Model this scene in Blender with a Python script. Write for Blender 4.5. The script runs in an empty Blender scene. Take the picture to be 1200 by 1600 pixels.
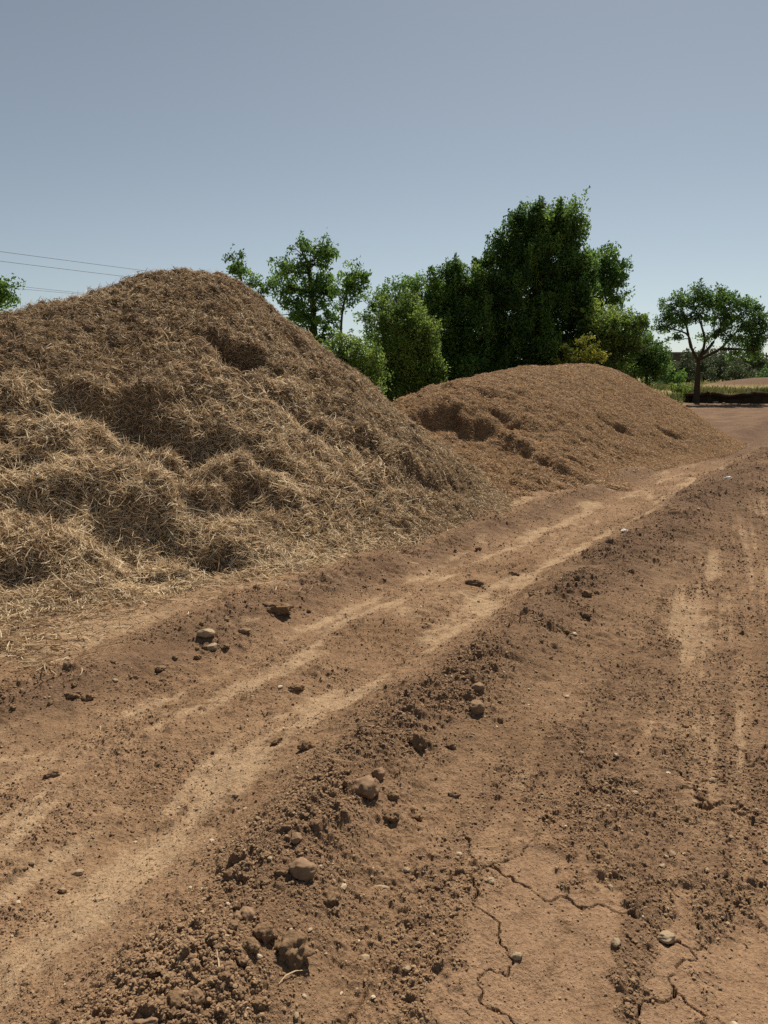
import bpy, math, random
import numpy as np
from mathutils import Vector

sc = bpy.context.scene
col = sc.collection
R = math.radians

# ------------------------------------------------------------------ camera, sky, sun, exposure
CAM_H, PITCH, FPX = 1.55, R(10.8), 1155.0
cam_d = bpy.data.cameras.new('camera')
cam = bpy.data.objects.new('camera', cam_d)
col.objects.link(cam)
cam.location = (0, 0, CAM_H)
cam.rotation_euler = (R(90) - PITCH, 0, 0)
cam_d.sensor_fit = 'VERTICAL'
cam_d.sensor_height = 36.0
cam_d.lens = 36.0 * FPX / 1600.0
cam_d.clip_start = 0.05
cam_d.clip_end = 6000
sc.camera = cam

SUN_EL, SUN_AZ = R(52), R(19)          # azimuth measured to the right of the view direction (+Y)
world = bpy.data.worlds.new('World')
sc.world = world
world.use_nodes = True
wn = world.node_tree
sky = wn.nodes.new('ShaderNodeTexSky')
sky.sky_type = 'NISHITA'
sky.sun_disc = False
sky.sun_elevation = SUN_EL
sky.sun_rotation = SUN_AZ
sky.air_density = 0.7
sky.dust_density = 0.35
sky.ozone_density = 1.0
bg = wn.nodes['Background']
bg.inputs['Strength'].default_value = 0.065
hs = wn.nodes.new('ShaderNodeHueSaturation')
hs.inputs['Saturation'].default_value = 0.58
wn.links.new(sky.outputs[0], hs.inputs['Color'])
tint = wn.nodes.new('ShaderNodeMix'); tint.data_type = 'RGBA'; tint.blend_type = 'MULTIPLY'; tint.inputs[0].default_value = 1.0
tint.inputs[7].default_value = (0.955, 0.995, 0.945, 1)
wn.links.new(hs.outputs[0], tint.inputs[6])
wn.links.new(tint.outputs[2], bg.inputs[0])

sd = bpy.data.lights.new('sun', 'SUN')
sd.energy = 5.0
sd.angle = R(0.5)
sd.color = (1.0, 0.90, 0.74)
sun = bpy.data.objects.new('sun', sd)
col.objects.link(sun)
_dir = Vector((math.cos(SUN_EL) * math.sin(SUN_AZ), math.cos(SUN_EL) * math.cos(SUN_AZ), math.sin(SUN_EL)))
sun.rotation_euler = _dir.to_track_quat('Z', 'Y').to_euler()
sun.location = (5, 5, 30)

sc.view_settings.view_transform = 'Standard'
sc.view_settings.look = 'None'
sc.view_settings.exposure = 0.33
sc.view_settings.gamma = 1.0
sc.render.engine = 'CYCLES'
sc.cycles.max_bounces = 5
sc.cycles.diffuse_bounces = 3
sc.cycles.transparent_max_bounces = 4
sc.cycles.use_denoising = False

rng = np.random.default_rng(7)

# ------------------------------------------------------------------ helpers: noise
_perm = np.concatenate([np.random.default_rng(1).permutation(256)] * 3).astype(np.int32)
_ga = np.random.default_rng(2).uniform(0, 2 * np.pi, 256)
_gx, _gy = np.cos(_ga), np.sin(_ga)
_g3 = np.random.default_rng(3).normal(size=(256, 3))
_g3 /= np.linalg.norm(_g3, axis=1)[:, None]
_r1 = np.random.default_rng(4).random(256)
_r2 = np.random.default_rng(5).random(256)
_r3 = np.random.default_rng(6).random(256)
_r4 = np.random.default_rng(8).random(256)


def perlin(x, y, seed=0):
    x = np.asarray(x, float) + seed * 17.31
    y = np.asarray(y, float) + seed * 9.73
    xi = np.floor(x).astype(np.int32); yi = np.floor(y).astype(np.int32)
    xf = x - xi; yf = y - yi
    u = xf * xf * xf * (xf * (xf * 6 - 15) + 10)
    v = yf * yf * yf * (yf * (yf * 6 - 15) + 10)
    a0 = _perm[xi & 255]; a1 = _perm[(xi + 1) & 255]
    y0 = yi & 255; y1 = (yi + 1) & 255

    def g(h, dx, dy):
        return _gx[h] * dx + _gy[h] * dy
    n00 = g(_perm[a0 + y0], xf, yf); n10 = g(_perm[a1 + y0], xf - 1, yf)
    n01 = g(_perm[a0 + y1], xf, yf - 1); n11 = g(_perm[a1 + y1], xf - 1, yf - 1)
    return 1.5 * ((n00 * (1 - u) + n10 * u) * (1 - v) + (n01 * (1 - u) + n11 * u) * v)


def fbm(x, y, seed=0, octv=4, gain=0.5):
    s = 0.0; a = 1.0
    for o in range(octv):
        s = s + a * perlin(x * 2 ** o, y * 2 ** o, seed + o)
        a *= gain
    return s


def perlin3(p, seed=0):
    p = p + seed * 13.7
    i = np.floor(p).astype(np.int32); f = p - i
    w = f * f * f * (f * (f * 6 - 15) + 10)
    out = 0.0
    for dx in (0, 1):
        for dy in (0, 1):
            for dz in (0, 1):
                h = _perm[_perm[_perm[(i[:, 0] + dx) & 255] + ((i[:, 1] + dy) & 255)] + ((i[:, 2] + dz) & 255)]
                d = _g3[h]
                val = d[:, 0] * (f[:, 0] - dx) + d[:, 1] * (f[:, 1] - dy) + d[:, 2] * (f[:, 2] - dz)
                wt = (w[:, 0] if dx else 1 - w[:, 0]) * (w[:, 1] if dy else 1 - w[:, 1]) * (w[:, 2] if dz else 1 - w[:, 2])
                out = out + val * wt
    return out * 1.5


def sstep(a, b, x):
    t = np.clip((x - a) / (b - a), 0, 1)
    return t * t * (3 - 2 * t)


def clods(x, y, cell, seed, dens):
    """height of rounded crumbs of soil scattered one to a cell"""
    wx = x + 0.25 * cell * perlin(x / cell * 1.7, y / cell * 1.7, seed + 40)
    wy = y + 0.25 * cell * perlin(x / cell * 1.7, y / cell * 1.7, seed + 41)
    gx = wx / cell + seed * 3.1; gy = wy / cell + seed * 5.7
    ix = np.floor(gx).astype(np.int32); iy = np.floor(gy).astype(np.int32)
    out = np.zeros_like(x)
    for dx in (-1, 0, 1):
        for dy in (-1, 0, 1):
            h = _perm[_perm[(ix + dx) & 255] + ((iy + dy) & 255)]
            cx = ix + dx + 0.5 + 0.7 * (_r1[h] - 0.5)
            cy = iy + dy + 0.5 + 0.7 * (_r2[h] - 0.5)
            rad = (0.14 + 0.34 * _r3[h] ** 2) * np.clip((dens - _r4[h]) / 0.2, 0, 1) + 1e-6
            d2 = ((gx - cx) ** 2 + (gy - cy) ** 2) / rad ** 2
            out = np.maximum(out, np.where(d2 < 1, rad * (1 - d2) ** 0.42, 0))
    return out * cell


def worley_edge(x, y, seed):
    ix = np.floor(x).astype(np.int32); iy = np.floor(y).astype(np.int32)
    f1 = np.full(x.shape, 9.0); f2 = np.full(x.shape, 9.0)
    for dx in (-1, 0, 1):
        for dy in (-1, 0, 1):
            h = _perm[_perm[(ix + dx + seed) & 255] + ((iy + dy) & 255)]
            d = np.hypot(x - (ix + dx + _r1[h]), y - (iy + dy + _r2[h]))
            nf1 = np.minimum(f1, d)
            f2 = np.minimum(f2, np.maximum(f1, d))
            f1 = nf1
    return f2 - f1


def poly_coords(x, y, pts):
    """signed distance (left positive) and arc length along a polyline"""
    pts = np.asarray(pts, float)
    best = np.full(x.shape, 1e9); q = np.zeros(x.shape); s = np.zeros(x.shape); acc = 0.0
    for (a, b) in zip(pts[:-1], pts[1:]):
        e = b - a; L = np.hypot(*e); e = e / L
        rx = x - a[0]; ry = y - a[1]
        t = np.clip(rx * e[0] + ry * e[1], 0, L)
        dx = rx - t * e[0]; dy = ry - t * e[1]
        d = np.hypot(dx, dy)
        sg = np.where(e[0] * ry - e[1] * rx >= 0, 1.0, -1.0)
        m = d < best
        best = np.where(m, d, best); q = np.where(m, d * sg, q); s = np.where(m, acc + t, s)
        acc += L
    return q, s


def smooth_poly(pts, n=6):
    pts = np.asarray(pts, float)
    P = np.vstack([2 * pts[0] - pts[1], pts, 2 * pts[-1] - pts[-2]])
    out = []
    for i in range(1, len(P) - 2):
        for k in range(n):
            t = k / n
            out.append(0.5 * (2 * P[i] + (P[i + 1] - P[i - 1]) * t + (2 * P[i - 1] - 5 * P[i] + 4 * P[i + 1] - P[i + 2]) * t * t
                              + (3 * P[i] - P[i - 1] - 3 * P[i + 1] + P[i + 2]) * t ** 3))
    out.append(P[-2])
    return np.array(out)


# ------------------------------------------------------------------ helpers: objects
def tag(o, label=None, cat=None, group=None, kind=None):
    if label: o['label'] = label
    if cat: o['category'] = cat
    if group: o['group'] = group
    if kind: o['kind'] = kind
    return o


def empty(name, loc):
    o = bpy.data.objects.new(name, None)
    o.location = loc
    o.empty_display_size = 0.2
    col.objects.link(o)
    return o


def mesh_obj(name, verts, faces, mats, parent=None, attrs=None, smooth=False, fmat=None):
    """verts (n,3); faces: one (m,k) array or list of such arrays"""
    if not isinstance(faces, list): faces = [faces]
    faces = [np.asarray(f, np.int32) for f in faces if len(f)]
    verts = np.asarray(verts, np.float32)
    me = bpy.data.meshes.new(name)
    me.vertices.add(len(verts))
    me.vertices.foreach_set('co', verts.ravel())
    nl = sum(f.size for f in faces); nf = sum(len(f) for f in faces)
    me.loops.add(nl); me.polygons.add(nf)
    me.loops.foreach_set('vertex_index', np.concatenate([f.ravel() for f in faces]))
    tot = np.concatenate([np.full(len(f), f.shape[1], np.int32) for f in faces])
    st = np.concatenate([[0], np.cumsum(tot)[:-1]]).astype(np.int32)
    me.polygons.foreach_set('loop_start', st)
    me.polygons.foreach_set('use_smooth', np.full(nf, smooth, bool))
    if fmat is not None: me.polygons.foreach_set('material_index', np.asarray(fmat, np.int32))
    me.update(calc_edges=True)
    for k, a in (attrs or {}).items():
        at = me.attributes.new(k, 'FLOAT', 'POINT')
        at.data.foreach_set('value', np.asarray(a, np.float32))
    for m in (mats if isinstance(mats, (list, tuple)) else [mats]): me.materials.append(m)
    o = bpy.data.objects.new(name, me)
    col.objects.link(o)
    if parent is not None:
        o.parent = parent
        if parent.type == 'EMPTY':
            me.transform(__import__('mathutils').Matrix.Translation(-Vector(parent.location)))
    return o


def tube(path, radii, n=6):
    path = np.asarray(path, float); m = len(path)
    tan = np.gradient(path, axis=0)
    tan /= np.linalg.norm(tan, axis=1)[:, None] + 1e-9
    up = np.where(np.abs(tan[:, 2:3]) > 0.9, [[1.0, 0, 0]], [[0, 0, 1.0]])
    a = np.cross(tan, up); a /= np.linalg.norm(a, axis=1)[:, None] + 1e-9
    b = np.cross(tan, a)
    th = np.arange(n) / n * 2 * np.pi
    v = path[:, None] + np.asarray(radii)[:, None, None] * (a[:, None] * np.cos(th)[None, :, None] + b[:, None] * np.sin(th)[None, :, None])
    i = np.arange(m - 1)[:, None] * n; k = np.arange(n)[None]; k2 = (k + 1) % n
    f = np.stack([i + k, i + k2, i + n + k2, i + n + k], -1).reshape(-1, 4)
    return v.reshape(-1, 3), f


class Build:
    def __init__(self): self.v = []; self.f = []; self.n = 0; self.a = []
    def add(self, v, f, a=0.5):
        self.v.append(v); self.f.append(np.asarray(f) + self.n); self.n += len(v)
        self.a.append(np.full(len(v), a) if np.isscalar(a) else a)
    def obj(self, name, mat, parent=None, smooth=False):
        by = {}
        for f in self.f: by.setdefault(f.shape[1], []).append(f)
        return mesh_obj(name, np.vstack(self.v), [np.vstack(b) for b in by.values()], mat, parent, {'rnd': np.concatenate(self.a)}, smooth)


CP, SP = math.cos(PITCH), math.sin(PITCH)


def ray(px, py):
    u = (px - 600) / FPX; v = (800 - py) / FPX
    return np.array([u, CP + SP * v, -SP + CP * v])


def at(px, py, Y):
    """the point of the place seen in that direction at distance Y ahead"""
    d = ray(px, py)
    return np.array([0, 0, CAM_H]) + d * (Y / d[1])


# ------------------------------------------------------------------ materials
def new_mat(name):
    m = bpy.data.materials.new(name); m.use_nodes = True
    nt = m.node_tree; nt.nodes.clear()
    out = nt.nodes.new('ShaderNodeOutputMaterial')
    return m, nt, out


def N(nt, t, **kw):
    n = nt.nodes.new(t)
    for k, v in kw.items():
        if k in n.inputs: n.inputs[k].default_value = v
        else: setattr(n, k, v)
    return n


def mixc(nt, fac, a, b, blend='MIX'):
    n = nt.nodes.new('ShaderNodeMix'); n.data_type = 'RGBA'; n.blend_type = blend
    for i, val in ((0, fac), (6, a), (7, b)):
        if hasattr(val, 'node'): nt.links.new(val, n.inputs[i])
        elif i == 0: n.inputs[0].default_value = val
        else: n.inputs[i].default_value = (*val, 1)
    return n.outputs[2]


def ramp(nt, src, stops):
    n = nt.nodes.new('ShaderNodeValToRGB')
    e = n.color_ramp.elements
    while len(e) < len(stops): e.new(0.5)
    for el, (p, c) in zip(e, stops):
        el.position = p; el.color = (*c, 1) if not np.isscalar(c) else (c, c, c, 1)
    nt.links.new(src, n.inputs[0])
    return n.outputs[0]


def attr(nt, name):
    n = nt.nodes.new('ShaderNodeAttribute'); n.attribute_name = name
    return n.outputs['Fac']


def noise(nt, scale, detail=4, rough=0.55, vec=None):
    n = N(nt, 'ShaderNodeTexNoise', Scale=scale, Detail=detail, Roughness=rough)
    if vec is None:
        tc = nt.nodes.new('ShaderNodeTexCoord'); vec = tc.outputs['Object']
    nt.links.new(vec, n.inputs['Vector'])
    return n.outputs['Fac']


def bump(nt, h, strength, dist, prev=None):
    b = N(nt, 'ShaderNodeBump', Strength=strength, Distance=dist)
    nt.links.new(h, b.inputs['Height'])
    if prev is not None: nt.links.new(prev, b.inputs['Normal'])
    return b.outputs['Normal']


def finish(nt, out, color, rough=0.9, normal=None, spec=0.15):
    p = N(nt, 'ShaderNodeBsdfPrincipled', Roughness=rough)
    p.inputs['Specular IOR Level'].default_value = spec
    if hasattr(color, 'node'): nt.links.new(color, p.inputs['Base Color'])
    else: p.inputs['Base Color'].default_value = (*color, 1)
    if normal is not None: nt.links.new(normal, p.inputs['Normal'])
    nt.links.new(p.outputs[0], out.inputs[0])
    return p


def m_ground():
    m, nt, out = new_mat('soil')
    n1 = noise(nt, 1.3, 5); n2 = noise(nt, 14, 6, 0.65); n3 = noise(nt, 90, 4, 0.7); n4 = noise(nt, 320, 2, 0.6)
    dry = mixc(nt, ramp(nt, n1, [(0.35, 0.0), (0.65, 1.0)]), (0.240, 0.150, 0.090), (0.310, 0.202, 0.126))
    dry = mixc(nt, attr(nt, 'sand'), dry, (0.405, 0.286, 0.184))
    dry = mixc(nt, attr(nt, 'clay'), dry, (0.305, 0.196, 0.124))
    dry = mixc(nt, attr(nt, 'moist_shade'), dry, (0.150, 0.094, 0.063))
    grain = ramp(nt, n3, [(0.30, (0.52, 0.50, 0.48)), (0.52, (1, 1, 1)), (0.75, (1.25, 1.23, 1.2))])
    patch = ramp(nt, n2, [(0.30, (0.78, 0.76, 0.74)), (0.6, (1.06, 1.06, 1.05))])
    c = mixc(nt, 1.0, dry, patch, 'MULTIPLY')
    c = mixc(nt, 0.8, c, grain, 'MULTIPLY')
    gr = mixc(nt, ramp(nt, noise(nt, 0.35, 5), [(0.35, 0.0), (0.6, 1.0)]), (0.10, 0.13, 0.035), (0.36, 0.29, 0.13))
    c = mixc(nt, attr(nt, 'grassy'), c, gr)
    b = bump(nt, n2, 0.55, 0.02)
    b = bump(nt, n3, 1.0, 0.010, b)
    b = bump(nt, n4, 0.6, 0.002, b)
    finish(nt, out, c, 0.95, b, 0.08)
    return m


def m_strand(name, stops, trans=0.12, rough=0.6):
    m, nt, out = new_mat(name)
    c = ramp(nt, attr(nt, 'rnd'), stops)
    p = N(nt, 'ShaderNodeBsdfPrincipled', Roughness=rough)
    p.inputs['Specular IOR Level'].default_value = 0.25
    nt.links.new(c, p.inputs['Base Color'])
    t = N(nt, 'ShaderNodeBsdfTranslucent')
    nt.links.new(c, t.inputs['Color'])
    mx = N(nt, 'ShaderNodeMixShader'); mx.inputs[0].default_value = trans
    nt.links.new(p.outputs[0], mx.inputs[1]); nt.links.new(t.outputs[0], mx.inputs[2])
    nt.links.new(mx.outputs[0], out.inputs[0])
    return m


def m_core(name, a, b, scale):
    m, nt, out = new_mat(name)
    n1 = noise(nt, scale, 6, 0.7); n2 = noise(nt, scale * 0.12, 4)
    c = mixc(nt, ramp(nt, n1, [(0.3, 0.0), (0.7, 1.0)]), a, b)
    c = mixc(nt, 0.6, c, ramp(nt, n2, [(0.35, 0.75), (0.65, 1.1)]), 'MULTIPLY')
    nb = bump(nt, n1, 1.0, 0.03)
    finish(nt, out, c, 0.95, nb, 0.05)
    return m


def m_noise(name, a, b, scale, rough=0.85, bmp=0.5, dist=0.01, spec=0.2):
    m, nt, out = new_mat(name)
    n1 = noise(nt, scale, 6, 0.65)
    c = mixc(nt, ramp(nt, n1, [(0.32, 0.0), (0.68, 1.0)]), a, b)
    finish(nt, out, c, rough, bump(nt, n1, bmp, dist), spec)
    return m


M_GROUND = m_ground()
M_STRAW = m_strand('straw', [(0.0, (0.060, 0.037, 0.021)), (0.30, (0.24, 0.160, 0.094)), (0.7, (0.60, 0.445, 0.280)), (1.0, (0.90, 0.77, 0.56))], 0.33, 0.6)
M_CHAFF = m_strand('chaff', [(0.0, (0.110, 0.062, 0.031)), (0.4, (0.36, 0.216, 0.114)), (0.75, (0.57, 0.37, 0.205)), (1.0, (0.80, 0.59, 0.365))], 0.28, 0.65)
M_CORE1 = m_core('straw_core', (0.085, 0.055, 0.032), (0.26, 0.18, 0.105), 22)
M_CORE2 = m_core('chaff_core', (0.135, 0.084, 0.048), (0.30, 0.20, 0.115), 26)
M_CRUMB = m_strand('soil_crumb', [(0.0, (0.150, 0.093, 0.056)), (0.5, (0.250, 0.162, 0.096)), (1.0, (0.36, 0.245, 0.150))], 0.0, 0.95)
M_PEB = m_strand('pebble', [(0.0, (0.22, 0.15, 0.09)), (0.6, (0.34, 0.25, 0.16)), (1.0, (0.55, 0.46, 0.34))], 0.0, 0.7)
M_STONE = m_noise('stone', (0.175, 0.110, 0.066), (0.285, 0.188, 0.118), 34, 0.85, 0.6, 0.006)
M_CLOD = m_noise('clod', (0.165, 0.105, 0.063), (0.270, 0.176, 0.106), 40, 0.95, 1.0, 0.012, 0.05)
M_PALE = m_noise('pale_stone', (0.26, 0.19, 0.12), (0.38, 0.295, 0.195), 30, 0.8, 0.5, 0.004)
M_WHITE = m_noise('white_scrap', (0.66, 0.64, 0.60), (0.80, 0.79, 0.76), 20, 0.6, 0.2, 0.004)
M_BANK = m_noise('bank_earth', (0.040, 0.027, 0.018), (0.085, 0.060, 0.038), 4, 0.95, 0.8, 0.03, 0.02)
M_BARK = m_noise('bark', (0.035, 0.026, 0.018), (0.10, 0.075, 0.052), 18, 0.95, 0.8, 0.03, 0.05)
M_WIRE = m_noise('wire', (0.10, 0.10, 0.11), (0.16, 0.16, 0.17), 4, 0.6, 0.0, 0.001)
M_WALL = m_noise('dark_wall', (0.09, 0.075, 0.06), (0.14, 0.115, 0.09), 3, 0.9, 0.3, 0.02)
M_ROOF = m_noise('grey_slab', (0.11, 0.10, 0.09), (0.16, 0.145, 0.13), 3, 0.9, 0.3, 0.02)


def m_leaf(name, lo, mid, hi, trans=0.35):
    return m_strand(name, [(0.0, lo), (0.5, mid), (1.0, hi)], trans, 0.5)


M_LEAF = m_leaf('leaf_green', (0.049, 0.110, 0.029), (0.114, 0.220, 0.049), (0.225, 0.359, 0.075), 0.50)
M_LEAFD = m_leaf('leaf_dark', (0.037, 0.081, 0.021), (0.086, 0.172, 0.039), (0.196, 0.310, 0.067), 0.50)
M_LEAFY = m_leaf('leaf_olive', (0.075, 0.125, 0.030), (0.163, 0.253, 0.053), (0.308, 0.400, 0.086), 0.50)
M_LEAFG = m_leaf('leaf_golden', (0.085, 0.115, 0.014), (0.19, 0.21, 0.026), (0.34, 0.33, 0.045), 0.42)
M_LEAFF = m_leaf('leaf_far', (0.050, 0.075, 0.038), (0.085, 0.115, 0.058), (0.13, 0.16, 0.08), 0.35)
M_GRASS = m_leaf('grass_blade', (0.09, 0.115, 0.035), (0.22, 0.21, 0.085), (0.42, 0.35, 0.17), 0.3)

# ------------------------------------------------------------------ the piles (height functions)
TS, TD = np.array([0.643, 0.766]), np.array([-0.766, 0.643])     # along the track, and away from it


def sd_of(x, y): return TS[0] * x + TS[1] * y, TD[0] * x + TD[1] * y
def xy_of(s, d): return s * TS[0] + d * TD[0], s * TS[1] + d * TD[1]


# crest points: along, inward, height, slope
CREST1 = [(-3.0, 8.2, 1.5, .62), (0.5, 8.0, 1.68, .60), (2.4, 7.9, 1.95, .62), (3.35, 7.8, 2.14, .66), (4.03, 7.8, 2.34, .70), (4.71, 7.8, 2.46, .73), (5.2, 7.8, 2.74, .77),
          (5.6, 7.7, 2.85, .80), (6.0, 7.6, 2.64, .88), (6.4, 7.45, 2.14, .86), (6.75, 7.3, 1.55, .80), (7.05, 7.0, 0.88, .66), (7.4, 6.3, 0.48, .50), (7.2, 5.4, 0.26, .42)]
CREST2 = [(8.75, 7.0, 1.04, .62), (9.8, 7.1, 1.46, .66), (11.4, 7.2, 1.70, .66), (13.0, 7.3, 1.78, .66), (14.5, 7.3, 1.84, .66), (15.4, 7.25, 1.84, .69), (16.0, 7.1, 1.76, .74),
          (16.6, 6.8, 1.42, .76), (16.7, 6.2, 0.80, .66), (16.3, 5.5, 0.34, .46), (9.3, 5.7, 0.70, .45), (8.5, 5.1, 0.56, .42), (7.6, 5.1, 0.56, .42)]


def interp_crest(C, n):
    C = np.array(C); out = []
    for a, b in zip(C[:-1], C[1:]):
        for k in range(n): out.append(a + (b - a) * k / n)
    out.append(C[-1]); return out


C1 = interp_crest(CREST1, 3)
C2 = interp_crest(CREST2[:-3], 3) + [np.array(c) for c in CREST2[-3:]]


def heap(s, d, C, rnd, kk):
    acc = np.zeros_like(s)
    for (cs, cd, cz, k) in C:
        r = np.hypot(s - cs, d - cd)
        acc += np.exp(kk * (cz - k * (np.sqrt(r * r + rnd * rnd) - rnd * 0.75)))
    z = np.log(acc + 1e-9) / kk - 0.10
    return z


def base1(x, y):
    s, d = sd_of(x, y)
    z = heap(s, d, C1, 0.35, 9.0)
    return np.log1p(np.exp(np.clip(z * 9, -30, 30))) / 9 - 0.02          # concave toe


def base2(x, y):
    s, d = sd_of(x, y)
    z = heap(s, d, C2, 0.7, 9.0)
    return np.log1p(np.exp(np.clip(z * 9, -30, 30))) / 9 - 0.02


def hit(fn, px, py, t0=2.5, t1=30):
    d = ray(px, py); t = np.arange(t0, t1, 0.02)
    X, Y, Z = d[0] * t, d[1] * t, CAM_H + d[2] * t
    k = np.argmax(Z < fn(X, Y))
    return X[k], Y[k]


def hollows_at(fn, lst, boost=1.0):
    out = []
    for (px, py, a, b, dep) in lst:
        x, y = hit(fn, px, py); s, d = sd_of(x, y)
        out.append((s, d, a, b, dep * boost))
    return out


HOL1 = hollows_at(base1, [(55, 765, .26, .20, .26), (240, 650, .50, .26, .30), (330, 672, .26, .18, .24), (220, 805, .36, .26, .28), (130, 750, .20, .16, .16), (364, 540, .22, .17, .26),
                          (455, 525, .22, .24, .14), (345, 872, .24, .17, .24), (238, 890, .20, .16, .17), (480, 645, .26, .16, .16), (90, 625, .22, .14, .12), (20, 670, .20, .14, .14),
                          (400, 560, .20, .16, .10), (300, 725, .22, .16, .20), (420, 720, .20, .14, .10)], 1.2)
HOL2 = hollows_at(base2, [(770, 612, .30, .25, .10), (780, 640, .22, .2, .12), (915, 727, .18, .16, .16), (965, 662, .22, .16, .13), (741, 737, .25, .2, .14),
                          (808, 753, .24, .16, .14), (800, 655, .2, .14, .10), (1050, 675, .3, .2, .1)])


def scoop(s, d, H, sharp=1.6, up=(0.66, 0.751)):
    z = np.zeros_like(s)
    for (hs, hd, a, b, dep) in H:
        ws = s + 0.10 * perlin(s * 3.1, d * 3.1, 71); wd = d + 0.10 * perlin(s * 3.3, d * 3.3, 72)
        e1 = (ws - hs) * up[0] + (wd - hd) * up[1]; e2 = (ws - hs) * up[1] - (wd - hd) * up[0]
        u = e2 / a; v = e1 / b
        v = np.where(v > 0, v * sharp, v * 0.8)           # abrupt on the uphill side
        r2 = u * u + v * v
        z -= dep * np.exp(-(r2 ** 1.4))
    return z


def pile1(x, y):
    s, d = sd_of(x, y)
    b = base1(x, y)
    body = sstep(0.02, 0.35, b)
    loose = sstep(8.2, 5.2, s) * (1 - 0.35 * sstep(1.9, 2.6, b))       # coarser towards the left
    ph = b / 0.50 + 0.75 * perlin(x * 0.75, y * 0.75, 11) + 0.30 * perlin(x * 2.2, y * 2.2, 12)
    fr = ph - np.floor(ph)
    low = sstep(2.0, 1.2, b)
    msk = sstep(-0.15, 0.35, perlin(x * 0.8 + 5, y * 0.8, 13)) * body * (0.3 + 0.7 * low)
    z = b + msk * (0.09 + 0.15 * loose) * (sstep(0.70, 1.0, fr) - fr + 0.25)
    z = z + body * 0.13 * sstep(5.2, 6.2, s) * (np.abs(perlin(x * 1.25, y * 1.25, 19)) - 0.28)
    z = z + body * loose * ((0.05 + .05 * low) * (np.abs(perlin(x * 1.5, y * 1.5, 14)) - 0.3) + (0.05 + 0.03 * low) * (np.abs(perlin(x * 3.4, y * 3.4, 15)) - 0.3))
    z = z + body * (0.045 + 0.04 * loose) * (np.abs(perlin(x * 7, y * 7, 16)) - 0.25) + body * 0.03 * perlin(x * 14, y * 14, 17) + body * .014 * perlin(x * 30, y * 30, 18)
    z = z + scoop(s, d, HOL1) * body
    return z - 0.03 - 0.15 * (1 - sstep(0.0, 0.06, b))


def pile2(x, y):
    s, d = sd_of(x, y)
    b = base2(x, y)
    body = sstep(0.02, 0.3, b)
    rough = sstep(13.5, 10.5, s)
    # the dug-out end: a steep face above a trampled ledge
    wob = 0.07 * perlin(s * 1.1, d * 1.1, 26) + 0.035 * perlin(s * 4.5, d * 4.5, 27)
    e = d + wob - np.interp(s, [6, 8.0, 8.8, 9.7, 10.6, 11.4, 12.4], [6.75, 6.7, 6.6, 6.4, 6.1, 5.7, 5.2])
    cap = 0.76 + 0.10 * wob + 2.0 * np.maximum(e, 0) + 0.30 * np.minimum(e, 0) + 1.0 * np.clip(s - 9.25 + wob * 2, 0, 4)
    b0 = b; b = np.minimum(b, cap); b = b - 0.03 * np.exp(-((b0 - cap) / 0.10) ** 2)
    z = b + body * 0.07 * perlin(x * 0.7, y * 0.7, 21) + body * (0.03 + 0.05 * rough) * (np.abs(perlin(x * 2.0, y * 2.0, 22)) - 0.3)
    z = z + body * (0.015 + 0.03 * rough) * perlin(x * 4.5, y * 4.5, 23) + body * 0.018 * perlin(x * 11, y * 11, 24) + body * 0.01 * perlin(x * 28, y * 28, 25)
    z = z + scoop(s, d, HOL2, 2.2, (0.72, 0.69)) * body
    return z - 0.03 - 0.15 * (1 - sstep(0.0, 0.06, b))


# ------------------------------------------------------------------ the ground
RIDGE = smooth_poly([(-1.0, 0.2), (-.72, 1.0), (-.40, 1.83), (-.08, 2.7), (.44, 3.42), (1.44, 5.0), (3.59, 8.14), (5.8, 11.3), (9.5, 16.3), (15, 23), (21, 30)], 5)
BERM = smooth_poly([(-4.0, 1.2), (-2.6, 2.4), (-1.79, 3.25), (-1.50, 3.58), (-1.05, 4.29), (-.66, 4.9), (.1, 5.9), (1.25, 7.45), (2.5, 9.2), (3.9, 11.2), (6.0, 14.0), (8.2, 17.2), (12, 23)], 5)
BANK = np.array([(13.6, 60.0), (14.6, 36.2), (17.5, 35.4), (23, 35.0), (40, 34.2), (90, 31)])


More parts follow.
